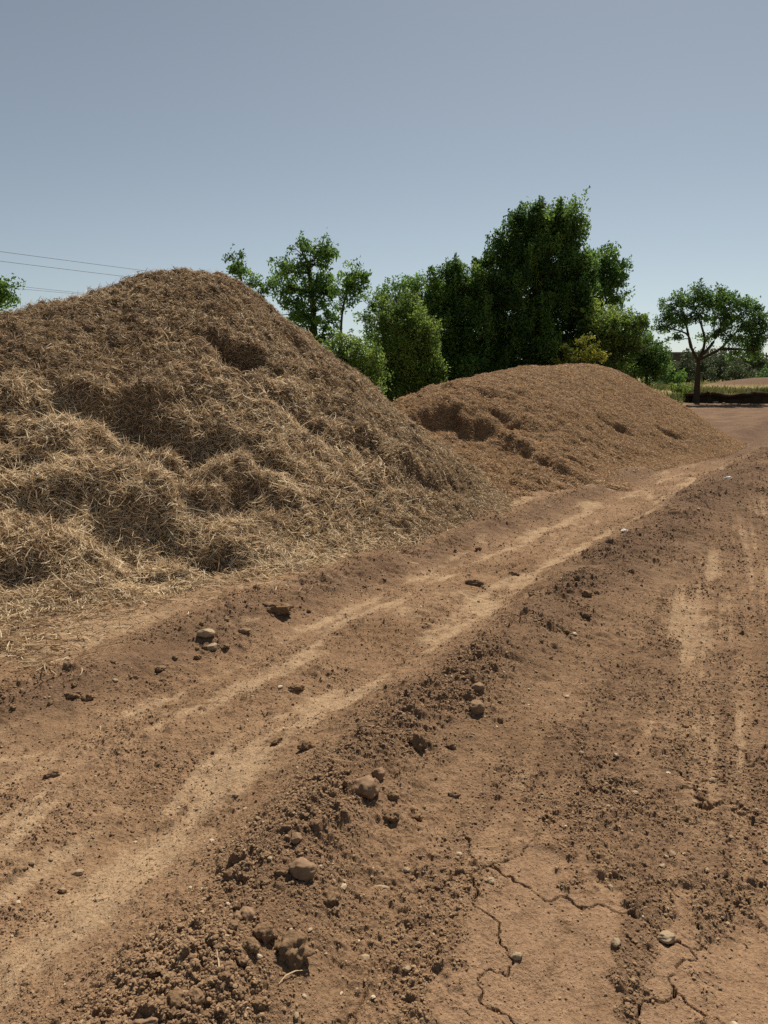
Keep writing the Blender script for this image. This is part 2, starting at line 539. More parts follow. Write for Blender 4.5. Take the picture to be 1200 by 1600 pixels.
def ground(x, y, fine=True):
    """height and the soil kinds at each point"""
    x = np.asarray(x, float); y = np.asarray(y, float)
    r = np.hypot(x, y)
    z = 0.05 * fbm(x * 0.12, y * 0.12, 31, 2) * sstep(3, 20, r)
    A = {k: np.zeros_like(z) for k in ('sand', 'moist_shade', 'clay', 'grassy')}
    crumbly = np.zeros_like(z)
    nr = r < 45
    X, Y, RR = x[nr], y[nr], r[nr]
    q, s = poly_coords(X, Y, RIDGE)
    qb, sb = poly_coords(X, Y, BERM)
    w = 0.06 * perlin(X * 1.3, Y * 1.3, 32) + 0.03 * perlin(X * 5, Y * 5, 33)
    wd = 0.23 + 0.045 * np.clip(s - 3, 0, 8)
    rid = np.exp(-((q + w) / wd) ** 2)
    ber = np.exp(-((qb + w - 0.06) / 0.20) ** 2)
    hi = 0.6 + 0.5 * perlin(X * 0.9, Y * 0.9, 34) + 0.4 * perlin(X * 2.6, Y * 2.6, 35)
    zz = (0.11 + 0.06 * sstep(4, 10, RR)) * rid * np.clip(hi + 0.55, 0.45, 1.6) + 0.085 * ber * np.clip(hi + 0.35, 0.25, 1.5)
    trk = sstep(0.15, 0.5, q) * sstep(-0.05, -0.35, qb) * (RR < 40)
    rut = 1.2 * np.exp(-((q - 0.60) / 0.20) ** 2) + 0.8 * np.exp(-((qb + 0.45) / 0.25) ** 2)
    zz -= 0.035 * rut * trk
    apron = sstep(0.0, 0.6, qb)
    zz += 0.05 * apron
    zz += 0.022 * fbm(X * 1.4, Y * 1.4, 36, 3) + 0.006 * fbm(X * 7, Y * 7, 37, 3)
    # soft streaks of pale sand drawn along the track
    q2 = q + 0.05 * perlin(X * 1.9, Y * 1.9, 59) + 0.02 * perlin(X * 6, Y * 6, 60)
    st = perlin(s * 0.75, q2 * 6.0, 38) + 0.6 * perlin(s * 1.6, q2 * 15, 39) + 0.75 * perlin(X * 2.3, Y * 2.3, 42) + 0.35 * perlin(X * 7, Y * 7, 41)
    core = np.exp(-((q - 0.52 - 0.05 * np.sin(s * 1.3)) / 0.17) ** 2) + 0.75 * np.exp(-((q - 1.12 + 0.06 * np.sin(s * 0.9)) / 0.22) ** 2)
    edge = 0.22 * perlin(X * 15, Y * 15, 76) + 0.16 * perlin(X * 34, Y * 34, 77) * sstep(9, 5, RR)
    sand = 0.9 * sstep(0.02, 0.62, st * 0.66 + 0.72 * core - 0.34 + 0.08 * sstep(4.5, 2.5, RR) + 0.9 * edge) * sstep(0.22, 0.42, q) * sstep(0.02, -0.25, qb)
    sand = np.maximum(sand, 0.75 * sstep(-0.1, 0.5, perlin(X * 1.1, Y * 2.6, 43) + 0.15) * sstep(0.12, 0.4, qb) * sstep(1.4, 0.5, qb))
    # right-hand field: smooth clay lanes between crumbly islands, drawn along the wheel direction
    a = R(24); fx = X * math.cos(a) - Y * math.sin(a); fy = X * math.sin(a) + Y * math.cos(a)
    fld = sstep(-0.28, -0.60, q)
    lane = 1.1 * perlin(fx * 4.6, fy * 0.40, 44) + 0.75 * perlin(fx * 11, fy * 0.8, 45) + 0.55 * perlin(X * 1.6, Y * 1.6, 46) + 0.28 * perlin(X * 7, Y * 7, 47)
    near = sstep(3.0, 1.7, RR) * sstep(-0.45, -0.9, q)
    clay = sstep(0.18, 0.60, 0.8 * lane + 0.95 * near - 0.42 + 1.3 * edge) * fld
    lane = lane + 0.7 * perlin(fx * 21, fy * 0.45, 79)
    pale = sstep(0.10, 0.80, lane + 1.1 * edge) * fld * sstep(1.8, 3.0, RR)
    sand = np.maximum(sand, pale * 0.70)
    isl = (1 - clay) * fld
    band = sstep(-0.2, 0.35, perlin(fx * 1.3, fy * 0.16, 73)) * fld
    zz += 0.010 * band * np.sin(fx * 62 + 1.6 * perlin(fx * 2, fy * 0.8, 74)) * (0.5 + 0.8 * perlin(X * 2.2, Y * 2.2, 75)) * sstep(14, 7, RR)
    zz += -0.006 * clay - 0.006 * pale
    # fine combed lines in the sand
    zz += 0.006 * trk * np.exp(-((q - 0.60) / 0.22) ** 2) * np.sin(s * 52 + 9 * np.abs(q - 0.6) * 4) * sstep(-0.1, 0.4, perlin(s * 0.8, q * 1.5, 78)) * sstep(9, 6, RR)
    zz += 0.0035 * perlin(s * 1.5, q * 46, 48) * np.maximum(sand, clay * 0.5)
    rgh = (0.35 + 0.65 * sstep(-0.3, 0.4, perlin(X * 2.1, Y * 2.1, 92))) * (1 - 0.75 * np.clip(sand, 0, 1)) * (1 - 0.72 * clay)
    zz += rgh * (0.015 * (np.abs(perlin(X * 9, Y * 9, 93)) - 0.2) + 0.011 * perlin(X * 19, Y * 19, 94))
    kr = RR < 8
    zz[kr] += rgh[kr] * (0.010 * (np.abs(perlin(X[kr] * 38, Y[kr] * 38, 95)) - 0.2) + 0.005 * perlin(X[kr] * 75, Y[kr] * 75, 96))
    cr = np.clip(0.95 * rid + 0.75 * ber + 0.62 * isl + 0.42 * trk + 0.45 * apron, 0, 1) * (1 - 0.85 * np.clip(sand, 0, 1)) * (1 - 0.80 * clay)
    cr = np.clip(cr * (0.75 + 0.8 * perlin(X * 3.1, Y * 3.1, 49)), 0, 1)
    moist_shade = np.clip((0.42 + 0.42 * sstep(3, 6, RR)) * rid * sstep(-0.4, 0.2, perlin(X * 1.7, Y * 1.7, 50) + 0.4) + 0.60 * np.exp(-((qb + 0.08 + w) / 0.19) ** 2) + 0.44 * isl * sstep(-0.25, 0.55, -lane + 1.5 * edge), 0, 1) * (1 - sand)
    if fine:
        ridge_m = np.clip(rid + 0.8 * ber, 0, 1)
        zc = 0.8 * clods(X, Y, 0.15, 1, cr * 0.36 * ridge_m) + clods(X, Y, 0.075, 2, cr * 0.8 * (0.1 + 0.9 * ridge_m))
        k = RR < 14
        zc[k] += clods(X[k], Y[k], 0.034, 3, cr[k] * 1.0 + 0.06)
        k = RR < 7
        zc[k] += 0.9 * clods(X[k], Y[k], 0.016, 4, cr[k] * 0.8 + 0.16)
        zz += zc * 0.85
        k = (RR < 7) & (q < 0)
        cx = X[k] + 0.09 * perlin(X[k] * 4, Y[k] * 4, 52) + 0.035 * perlin(X[k] * 13, Y[k] * 13, 53) + .014 * perlin(X[k] * 34, Y[k] * 34, 51)
        cy = Y[k] + 0.09 * perlin(X[k] * 4, Y[k] * 4, 54) + 0.035 * perlin(X[k] * 13, Y[k] * 13, 55) + .014 * perlin(X[k] * 34, Y[k] * 34, 50)
        e = worley_edge(cx * 2.7, cy * 2.1, 9)
        wide = 0.0195 * sstep(-0.6, 0.2, perlin(X[k] * 1.1, Y[k] * 1.1, 56) + 0.1) * (0.55 + 0.6 * np.abs(perlin(X[k] * 3, Y[k] * 3, 49))) * sstep(4.4, 2.0, RR[k])
        e2 = worley_edge(cx * 5.2, cy * 4.4, 29)
        w2 = 0.024 * sstep(0.05, 0.5, perlin(X[k] * 1.4, Y[k] * 1.4, 57)) * clay[k]
        ck = np.maximum(sstep(1.0, 0.45, e / (wide + 1e-5)) * (wide > 0.002), 0.5 * sstep(1.0, 0.3, e2 / (w2 + 1e-5)) * (w2 > 0.003))
        ck *= fld[k]
        zz[k] -= 0.045 * ck
    z[nr] += zz
    A['sand'][nr] = sand; A['moist_shade'][nr] = moist_shade; A['clay'][nr] = clay * (1 - 0.5 * pale)
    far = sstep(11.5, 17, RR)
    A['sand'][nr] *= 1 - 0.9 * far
    A['moist_shade'][nr] = np.maximum(A['moist_shade'][nr], far * (0.82 + 0.40 * perlin(s * 0.5, q * 2.2, 58) + 0.25 * perlin(X * 1.5, Y * 1.5, 57) + 0.3 * np.exp(-((qb + 0.3) / 0.5) ** 2)))
    crumbly[nr] = cr
    # raised field behind the earth bank, and the rough grass beyond the heaps
    qk, sk = poly_coords(x, y, BANK)
    qk0 = qk
    qk = qk + 0.25 * perlin(x * 0.5, y * 0.5, 61) + .1 * perlin(x * 2, y * 2, 62)
    bank = sstep(-0.03, 0.12, qk) * (y > 25) * (x > 8)
    z += sstep(0.35, 0.6, qk0) * (y > 25) * (x > 8) * (0.42 + 0.08 * perlin(x * 0.25, y * 0.25, 63))
    mound = 0.8 * np.exp(-(((x - 25.5) / 5.0) ** 2 + ((y - 47.5) / 3.0) ** 2))
    z += mound
    s_, d_ = sd_of(x, y)
    gr = np.maximum(bank * sstep(0.35, 1.0, qk + 0.4 * perlin(x * 0.4, y * 0.4, 65)), sstep(11.0, 13.5, d_ + 0.6 * perlin(x * 0.5, y * 0.5, 64)))
    gr = np.maximum(gr, sstep(45, 60, r))
    A['grassy'] = gr * (1 - sstep(0.12, 0.4, mound))
    A['moist_shade'] = np.maximum(A['moist_shade'] * (1 - gr), 0.75 * (np.abs(qk - 0.05) < 0.3) * (y > 25) * (x > 8) * (1 - gr))  # dark strip along the bank: its face's shade put into the soil colour
    A['moist_shade'] = np.maximum(A['moist_shade'], 0.9 * sstep(0.12, 0.4, mound))
    for kk in ('sand', 'clay'): A[kk] *= 1 - gr
    return z, A, crumbly


def build_bank():
    path = smooth_poly(BANK[1:5], 14)
    prof = [(0.10, -0.1), (0.22, 0.10), (0.26, 0.26), (0.10, 0.36), (-0.06, 0.42), (-0.04, 0.50), (0.25, 0.54), (0.9, 0.50), (1.5, 0.30)]
    dirs = np.gradient(path, axis=0); dirs /= np.linalg.norm(dirs, axis=1)[:, None]
    v = []
    for p, d in zip(path, dirs):
        nrm = np.array([-d[1], d[0]])
        for k, (o, h) in enumerate(prof):
            o2 = o + 0.26 * perlin(p[0] * 1.1 + k * .2, p[1], 66) + 0.10 * perlin(p[0] * 4, k * 0.7, 67)
            v.append((p[0] + nrm[0] * o2, p[1] + nrm[1] * o2, h + 0.13 * perlin(p[0] * 0.7, p[1], 68) + 0.06 * perlin(p[0] * 2.3, p[1], 69)))
    m = len(prof); i = np.arange(len(path) - 1)[:, None] * m; k = np.arange(m - 1)[None]
    f = np.stack([i + k, i + m + k, i + m + k + 1, i + k + 1], -1).reshape(-1, 4)
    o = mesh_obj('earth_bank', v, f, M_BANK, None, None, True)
    tag(o, 'low cut earth bank with a dark undercut face below the dry grass', 'earth bank', kind='structure')


def gz(x, y):
    return ground(np.atleast_1d(x), np.atleast_1d(y), True)[0]


def build_ground():
    th = np.concatenate([np.linspace(-math.pi, -0.66, 110)[:-1], np.arange(-0.66, 0.66, 0.0021), np.linspace(0.66, math.pi, 110)[:-1]])
    rr = [0.25, 0.6, 0.9, 1.1, 1.25]
    while rr[-1] < 15: rr.append(rr[-1] * 1.0021)
    while rr[-1] < 60: rr.append(rr[-1] * 1.0045)
    while rr[-1] < 2500: rr.append(rr[-1] * 1.04)
    rr = np.array(rr)
    T, RR_ = np.meshgrid(th, rr)
    x = (RR_ * np.sin(T)).ravel(); y = (RR_ * np.cos(T)).ravel()
    z, A, _ = ground(x, y)
    nc, nr = len(th), len(rr)
    i = np.arange(nr - 1)[:, None] * nc; k = np.arange(nc)[None]; k2 = (k + 1) % nc
    f = np.stack([i + k, i + nc + k, i + nc + k2, i + k2], -1).reshape(-1, 4)[:, ::-1]
    v = np.stack([x, y, z], 1)
    v = np.vstack([v, [[0, 0, z[:nc].mean()]]])
    fan = np.stack([np.full(nc, len(v) - 1), np.arange(nc), (np.arange(nc) + 1) % nc], 1)[:, ::-1]
    attrs = {n: np.append(a, 0) for n, a in A.items()}
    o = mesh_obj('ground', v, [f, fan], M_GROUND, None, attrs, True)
    tag(o, 'brown ploughed-up dirt ground with a sandy track and cracked clay', 'ground', kind='structure')


build_ground()
build_bank()


# ------------------------------------------------------------------ straw and chaff
def strands(P, Nn, D, L, W, lift, curl, seg, rg, spin=1.0):
    """curved ribbons: start P, surface normal Nn, tangent direction D"""
    n = len(P)
    B = np.cross(Nn, D)
    t = np.linspace(0, 1, seg + 1)[None, :, None]
    c1 = rg.normal(0, curl, n)[:, None, None]; c2 = rg.normal(0, curl * 0.6, n)[:, None, None]
    l = lift[:, None, None]
    Lx = L[:, None, None]
    path = P[:, None] + Lx * (t * D[:, None] + (c1 * t * t) * B[:, None] + (l * t - (np.abs(l) * 0.7 + 0.10 + c2) * t * t) * Nn[:, None])
    ang = rg.uniform(0, np.pi, n) * spin
    Wd = (np.cos(ang)[:, None] * B + np.sin(ang)[:, None] * Nn)[:, None]
    tw = (1 - 0.55 * np.abs(2 * t - 1) ** 2) * W[:, None, None] * 0.5
    a = path + Wd * tw; b = path - Wd * tw
    v = np.stack([a, b], 2).reshape(-1, 3)
    m = (seg + 1) * 2
    base = np.arange(n)[:, None] * m + np.arange(seg)[None] * 2
    f = np.stack([base, base + 1, base + 3, base + 2], -1).reshape(-1, 4)
    return v, f, m


def normals_of(fn, x, y, e=0.05):
    dx = (fn(x + e, y) - fn(x - e, y)) / (2 * e); dy = (fn(x, y + e) - fn(x, y - e)) / (2 * e)
    n = np.stack([-dx, -dy, np.ones_like(dx)], 1)
    return n / np.linalg.norm(n, axis=1)[:, None]


def pile_mesh(fn, s0, s1, d0, d1, step):
    s = np.arange(s0, s1, step); d = np.arange(d0, d1, step)
    S, Dm = np.meshgrid(s, d)
    x, y = xy_of(S.ravel(), Dm.ravel())
    z = fn(x, y)
    g = ground(x, y, False)[0]
    nc = len(s)
    i = np.arange(len(d) - 1)[:, None] * nc; k = np.arange(nc - 1)[None]
    f = np.stack([i + k, i + k + 1, i + nc + k + 1, i + nc + k], -1).reshape(-1, 4)
    above = z - g
    keep = above[f].max(1) > -0.035
    f = f[keep]
    used = np.zeros(len(x), bool); used[f.ravel()] = True
    idx = np.cumsum(used) - 1
    v = np.stack([x, y, np.maximum(z, g - 0.05)], 1)[used]
    return v, idx[f]


def sample_pile(fn, v, f, n, bias, rg):
    a = v[f[:, 1]] - v[f[:, 0]]; b = v[f[:, 3]] - v[f[:, 0]]
    nn = np.cross(a, b); area = np.linalg.norm(nn, axis=1)
    c = v[f].mean(1)
    nn /= area[:, None] + 1e-12
    view = np.array([0, 0, CAM_H]) - c
    dist = np.linalg.norm(view, axis=1)
    face = (nn * view).sum(1) / dist
    w = area * np.where(face > -0.15, 1.0, 0.10) * bias(c, dist)
    pick = rg.choice(len(f), n, p=w / w.sum())
    uu, vv = rg.random((2, n, 1))
    P = v[f[pick, 0]] * (1 - uu) * (1 - vv) + v[f[pick, 1]] * uu * (1 - vv) + v[f[pick, 2]] * uu * vv + v[f[pick, 3]] * (1 - uu) * vv
    return P, nn[pick]


def tangents(Nn, rg, droop):
    r = rg.normal(size=Nn.shape)
    r[:, 2] *= 0.6
    down = np.zeros_like(Nn); down[:, 2] = -1
    D = r + down * droop[:, None]
    D -= (D * Nn).sum(1)[:, None] * Nn
    return D / (np.linalg.norm(D, axis=1)[:, None] + 1e-9)


def patchy(P, seed):
    return 0.5 * perlin(P[:, 0] * 1.2, P[:, 1] * 1.2 + P[:, 2], seed) + 0.35 * perlin(P[:, 0] * 4, P[:, 1] * 4 + P[:, 2] * 3, seed + 1)


def build_pile1():
    rg = np.random.default_rng(21)
    v, f = pile_mesh(pile1, -5.0, 10.0, 3.2, 12.5, 0.024)
    root = empty('straw_heap', (-1.9, 8.2, 0))
    tag(root, 'large steep heap of dry brown straw with dark slumped hollows', 'straw heap')
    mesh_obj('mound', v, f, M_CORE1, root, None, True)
    # long straw on the coarse left part
    P, Nn = sample_pile(pile1, v, f, 270000, lambda c, d: (0.12 + sstep(6.9, 4.8, sd_of(c[:, 0], c[:, 1])[0])) * (6.0 / d) ** 1.3 * (sd_of(c[:, 0], c[:, 1])[0] > -2), rg)
    n = len(P)
    s, d = sd_of(P[:, 0], P[:, 1])
    fresh = sstep(1.9, 1.0, P[:, 2] + 0.35 * perlin(P[:, 0] * 1.5, P[:, 1] * 1.5, 81)) * sstep(6.6, 4.6, s)
    L = rg.uniform(0.03, 0.105, n) * (0.70 + 0.45 * fresh) * (1 - 0.55 * sstep(4.5, 6.5, s))
    W = rg.uniform(0.0032, 0.0068, n) * (1 + 0.25 * sstep(3.6, 2.4, s) + 0.2 * (s > 4))
    lift = np.abs(rg.normal(0, 0.15, n))
    vv, ff, m = strands(P + Nn * rg.uniform(-0.012, 0.03, n)[:, None], Nn, tangents(Nn, rg, np.full(n, 0.12)), L, W, lift, 0.60, 4, rg)
    rnd = np.clip(0.44 + 0.30 * fresh + rg.normal(0, 0.27, n) + 0.34 * patchy(P, 83), 0, 1)
    # short chips on the finer right part and filling between the straws
    P2, N2 = sample_pile(pile1, v, f, 165000, lambda c, d: (0.22 + sstep(3.6, 5.8, sd_of(c[:, 0], c[:, 1])[0])) * (7.0 / d) * (sd_of(c[:, 0], c[:, 1])[0] > -1), rg)
    n2 = len(P2)
    v2, f2, m2 = strands(P2 + N2 * rg.uniform(-0.006, 0.014, n2)[:, None], N2, tangents(N2, rg, np.full(n2, 0.2)), rg.uniform(0.018, 0.055, n2), rg.uniform(0.006, 0.013, n2),
                         np.abs(rg.normal(0, 0.35, n2)), 0.2, 1, rg)
    rnd2 = np.clip(0.48 + rg.normal(0, 0.25, n2) + 0.2 * patchy(P2, 85), 0, 1)
    o = mesh_obj('loose_straw', np.vstack([vv, v2]), [np.vstack([ff, f2 + len(vv)])], M_STRAW, root, {'rnd': np.concatenate([np.repeat(rnd, m), np.repeat(rnd2, m2)])})
    o['kind'] = 'stuff'


def build_pile2():
    rg = np.random.default_rng(22)
    v, f = pile_mesh(pile2, 6.5, 22.5, 3.2, 11.5, 0.032)
    root = empty('chaff_heap', (4.0, 14.5, 0))
    tag(root, 'long low smooth heap of reddish brown chaff with a dark scooped end', 'chaff heap')
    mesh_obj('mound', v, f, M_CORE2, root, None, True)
    P, Nn = sample_pile(pile2, v, f, 190000, lambda c, d: (11.0 / d) ** 1.0, rg)
    n = len(P)
    vv, ff, m = strands(P + Nn * rg.uniform(-0.008, 0.012, n)[:, None], Nn, tangents(Nn, rg, np.full(n, 0.2)), rg.uniform(0.016, 0.05, n), rg.uniform(0.008, 0.017, n), np.abs(rg.normal(0, 0.3, n)), 0.15, 1, rg)
    rnd = np.clip(0.52 + rg.normal(0, 0.24, n) + 0.2 * patchy(P, 87), 0, 1)
    o = mesh_obj('loose_chaff', vv, ff, M_CHAFF, root, {'rnd': np.repeat(rnd, m)})
    o['kind'] = 'stuff'


build_pile1()
build_pile2()


def build_litter():
    """straws blown off the heaps onto the apron and the track"""
    rg = np.random.default_rng(23)
    n = 15000
    s = 1.6 + 16 * rg.random(n) ** 3.2; q = np.abs(rg.normal(0, 0.42, n))
    x, y = xy_of(s, 4.75 - q + 0.2 * perlin(s, s * 0, 3))
    x2, y2 = rg.uniform(-3, 7, 350), rg.uniform(1.4, 10, 350)
    x = np.append(x, x2); y = np.append(y, y2)
    k = (pile1(x, y) < 0.12)
    x, y = x[k], y[k]; n = len(x)
    z = gz(x, y)
    P = np.stack([x, y, z + 0.004], 1)
    Nn = np.tile([[0, 0, 1.0]], (n, 1))
    near = sd_of(x, y)[0] < 5
    v, f, m = strands(P, Nn, tangents(Nn, rg, np.zeros(n)), np.where(near, rg.uniform(0.03, 0.13, n), rg.uniform(0.02, 0.06, n)), rg.uniform(0.003, 0.007, n), np.abs(rg.normal(0, 0.15, n)), 0.25, 3, rg)
    o = mesh_obj('straw_litter', v, f, M_STRAW, None, {'rnd': np.repeat(np.clip(rg.normal(0.55, 0.2, n), 0, 1), m)})
    tag(o, 'scattered loose straws lying on the dirt at the foot of the heaps', 'straw litter', kind='stuff')


build_litter()

# ------------------------------------------------------------------ crumbs, pebbles and stones
_t = (1 + 5 ** 0.5) / 2
ICO = np.array([(-1, _t, 0), (1, _t, 0), (-1, -_t, 0), (1, -_t, 0), (0, -1, _t), (0, 1, _t), (0, -1, -_t), (0, 1, -_t), (_t, 0, -1), (_t, 0, 1), (-_t, 0, -1), (-_t, 0, 1)], float)
ICO /= np.linalg.norm(ICO[0])
ICOF = np.array([(0, 11, 5), (0, 5, 1), (0, 1, 7), (0, 7, 10), (0, 10, 11), (1, 5, 9), (5, 11, 4), (11, 10, 2), (10, 7, 6), (7, 1, 8), (3, 9, 4), (3, 4, 2), (3, 2, 6), (3, 6, 8), (3, 8, 9), (4, 9, 5), (2, 4, 11), (6, 2, 10), (8, 6, 7), (9, 8, 1)])


def ico(sub):
    v, f = ICO.copy(), ICOF.copy()
    for _ in range(sub):
        cache = {}; vl = list(v); nf = []

        def mid(a, b):
            k = (min(a, b), max(a, b))
            if k not in cache:
                m = vl[a] + vl[b]; vl.append(m / np.linalg.norm(m)); cache[k] = len(vl) - 1
            return cache[k]
        for a, b, c in f:
            ab, bc, ca = mid(a, b), mid(b, c), mid(c, a)
            nf += [(a, ab, ca), (b, bc, ab), (c, ca, bc), (ab, bc, ca)]
        v, f = np.array(vl), np.array(nf)
    return v, f


def scatter_bits(name, x, y, size, rnd, mat, rg, label, cat, flat=0.75, jit=0.22):
    n = len(x)
    z = gz(x, y)
    u = ICO[None] * (1 + rg.normal(0, jit, (n, 12, 1)))
    sc_ = np.stack([rg.uniform(0.7, 1.3, n), rg.uniform(0.7, 1.3, n), rg.uniform(0.55, 0.95, n) * flat / 0.75], 1)
    u = u * sc_[:, None] * size[:, None, None]
    a = rg.uniform(0, 2 * np.pi, n); ca, sa = np.cos(a)[:, None], np.sin(a)[:, None]
    ux = u[..., 0] * ca - u[..., 1] * sa; uy = u[..., 0] * sa + u[..., 1] * ca
    v = np.stack([ux + x[:, None], uy + y[:, None], u[..., 2] + (z + size * 0.3)[:, None]], -1).reshape(-1, 3)
    f = (ICOF[None] + (np.arange(n) * 12)[:, None, None]).reshape(-1, 3)
    o = mesh_obj(name, v, f, mat, None, {'rnd': np.repeat(rnd, 12)})
    tag(o, label, cat, kind='stuff')


def build_crumbs():
    rg = np.random.default_rng(31)
    n = 800000
    r = 1.3 * (16 / 1.3) ** rg.random(n) ; th = rg.uniform(-0.6, 0.6, n)
    x, y = r * np.sin(th), r * np.cos(th)
    _, A, cr = ground(x, y, False)
    k = (rg.random(n) < cr ** 1.1 * 0.62 + 0.05) & (pile1(x, y) < 0.1) & (pile2(x, y) < 0.1)
    x, y, r, cr = x[k], y[k], r[k], cr[k]; n = len(x)
    size = np.minimum(0.0017 * (1 - rg.random(n)) ** -0.42, 0.0060) * (0.85 + 0.10 * np.minimum(r, 12)) * (0.65 + 0.5 * cr)
    rnd = np.clip(rg.normal(0.55, 0.2, n) - 0.35 * A['moist_shade'][k], 0, 1)
    scatter_bits('soil_crumbs', x, y, size, rnd, M_CRUMB, rg, 'loose crumbs of brown soil strewn over the ridge and the field', 'soil crumbs')
    n = 2600
    r = 1.4 * (9 / 1.4) ** rg.random(n); th = rg.uniform(-0.55, 0.55, n)
    x, y = r * np.sin(th), r * np.cos(th)
    k = (pile1(x, y) < 0.1) & (rg.random(n) < 0.35 + 0.5 * perlin(x * 1.2, y * 1.2, 91))
    x, y, r = x[k], y[k], r[k]; n = len(x)
    scatter_bits('gravel', x, y, np.minimum(0.0032 * (1 - rg.random(n)) ** -0.4, 0.012) * (0.8 + 0.1 * r), rg.random(n) ** 1.3, M_PEB, rg, 'tiny pale grit scattered over the dirt', 'grit', 0.6, 0.15)


build_crumbs()
SPH3 = ico(3)


def stone(name, px, py, wpx, hpx, mat, label, cat, group=None, rough=0.12, yaw=0.0, sink=0.3, seed=0):
    """one stone or clod resting on the soil; wpx and hpx are its width and height in the photo"""
    x0, y0 = 0, 0
    d = ray(px, py + hpx * 0.3)
    t = CAM_H / -d[2]
    for _ in range(3):
        x0, y0 = d[0] * t, d[1] * t
        t = (CAM_H - float(gz(x0, y0)[0])) / -d[2]
    x0, y0 = d[0] * t, d[1] * t
    z0 = float(gz(x0, y0)[0])
    rx = wpx / FPX * t * 0.5
    ry = max(hpx / FPX * t * 0.5, rx * 0.55); ry = min(ry, rx * 1.25)
    rz = ry * 0.8
    v, f = SPH3
    p = v.copy()
    disp = 0.9 * rough * 2 * perlin3(p * 1.3, seed) + rough * 1.3 * perlin3(p * 2.9, seed + 3) + rough * 0.7 * perlin3(p * 6.5, seed + 5) + (0.014 + 0.05 * (rough > 0.15)) * perlin3(p * 13, seed + 7)
    # flattened facets
    for k in range(8):
        g = np.random.default_rng(seed * 7 + k).normal(size=3); g /= np.linalg.norm(g)
        h = (p * g).sum(1)
        p = p - np.maximum(h - 0.74, 0)[:, None] * g * 0.85
    p = p * (1 + disp)[:, None] * np.array([rx, ry, rz])
    c, s_ = math.cos(yaw), math.sin(yaw)
    p = np.stack([p[:, 0] * c - p[:, 1] * s_, p[:, 0] * s_ + p[:, 1] * c, p[:, 2]], 1)
    o = mesh_obj(name, p, f, mat, None, None, True)
    o.location = (x0, y0, z0 + rz * (1 - 2 * (sink + 0.08)))
    tag(o, label, cat, group)
    return o


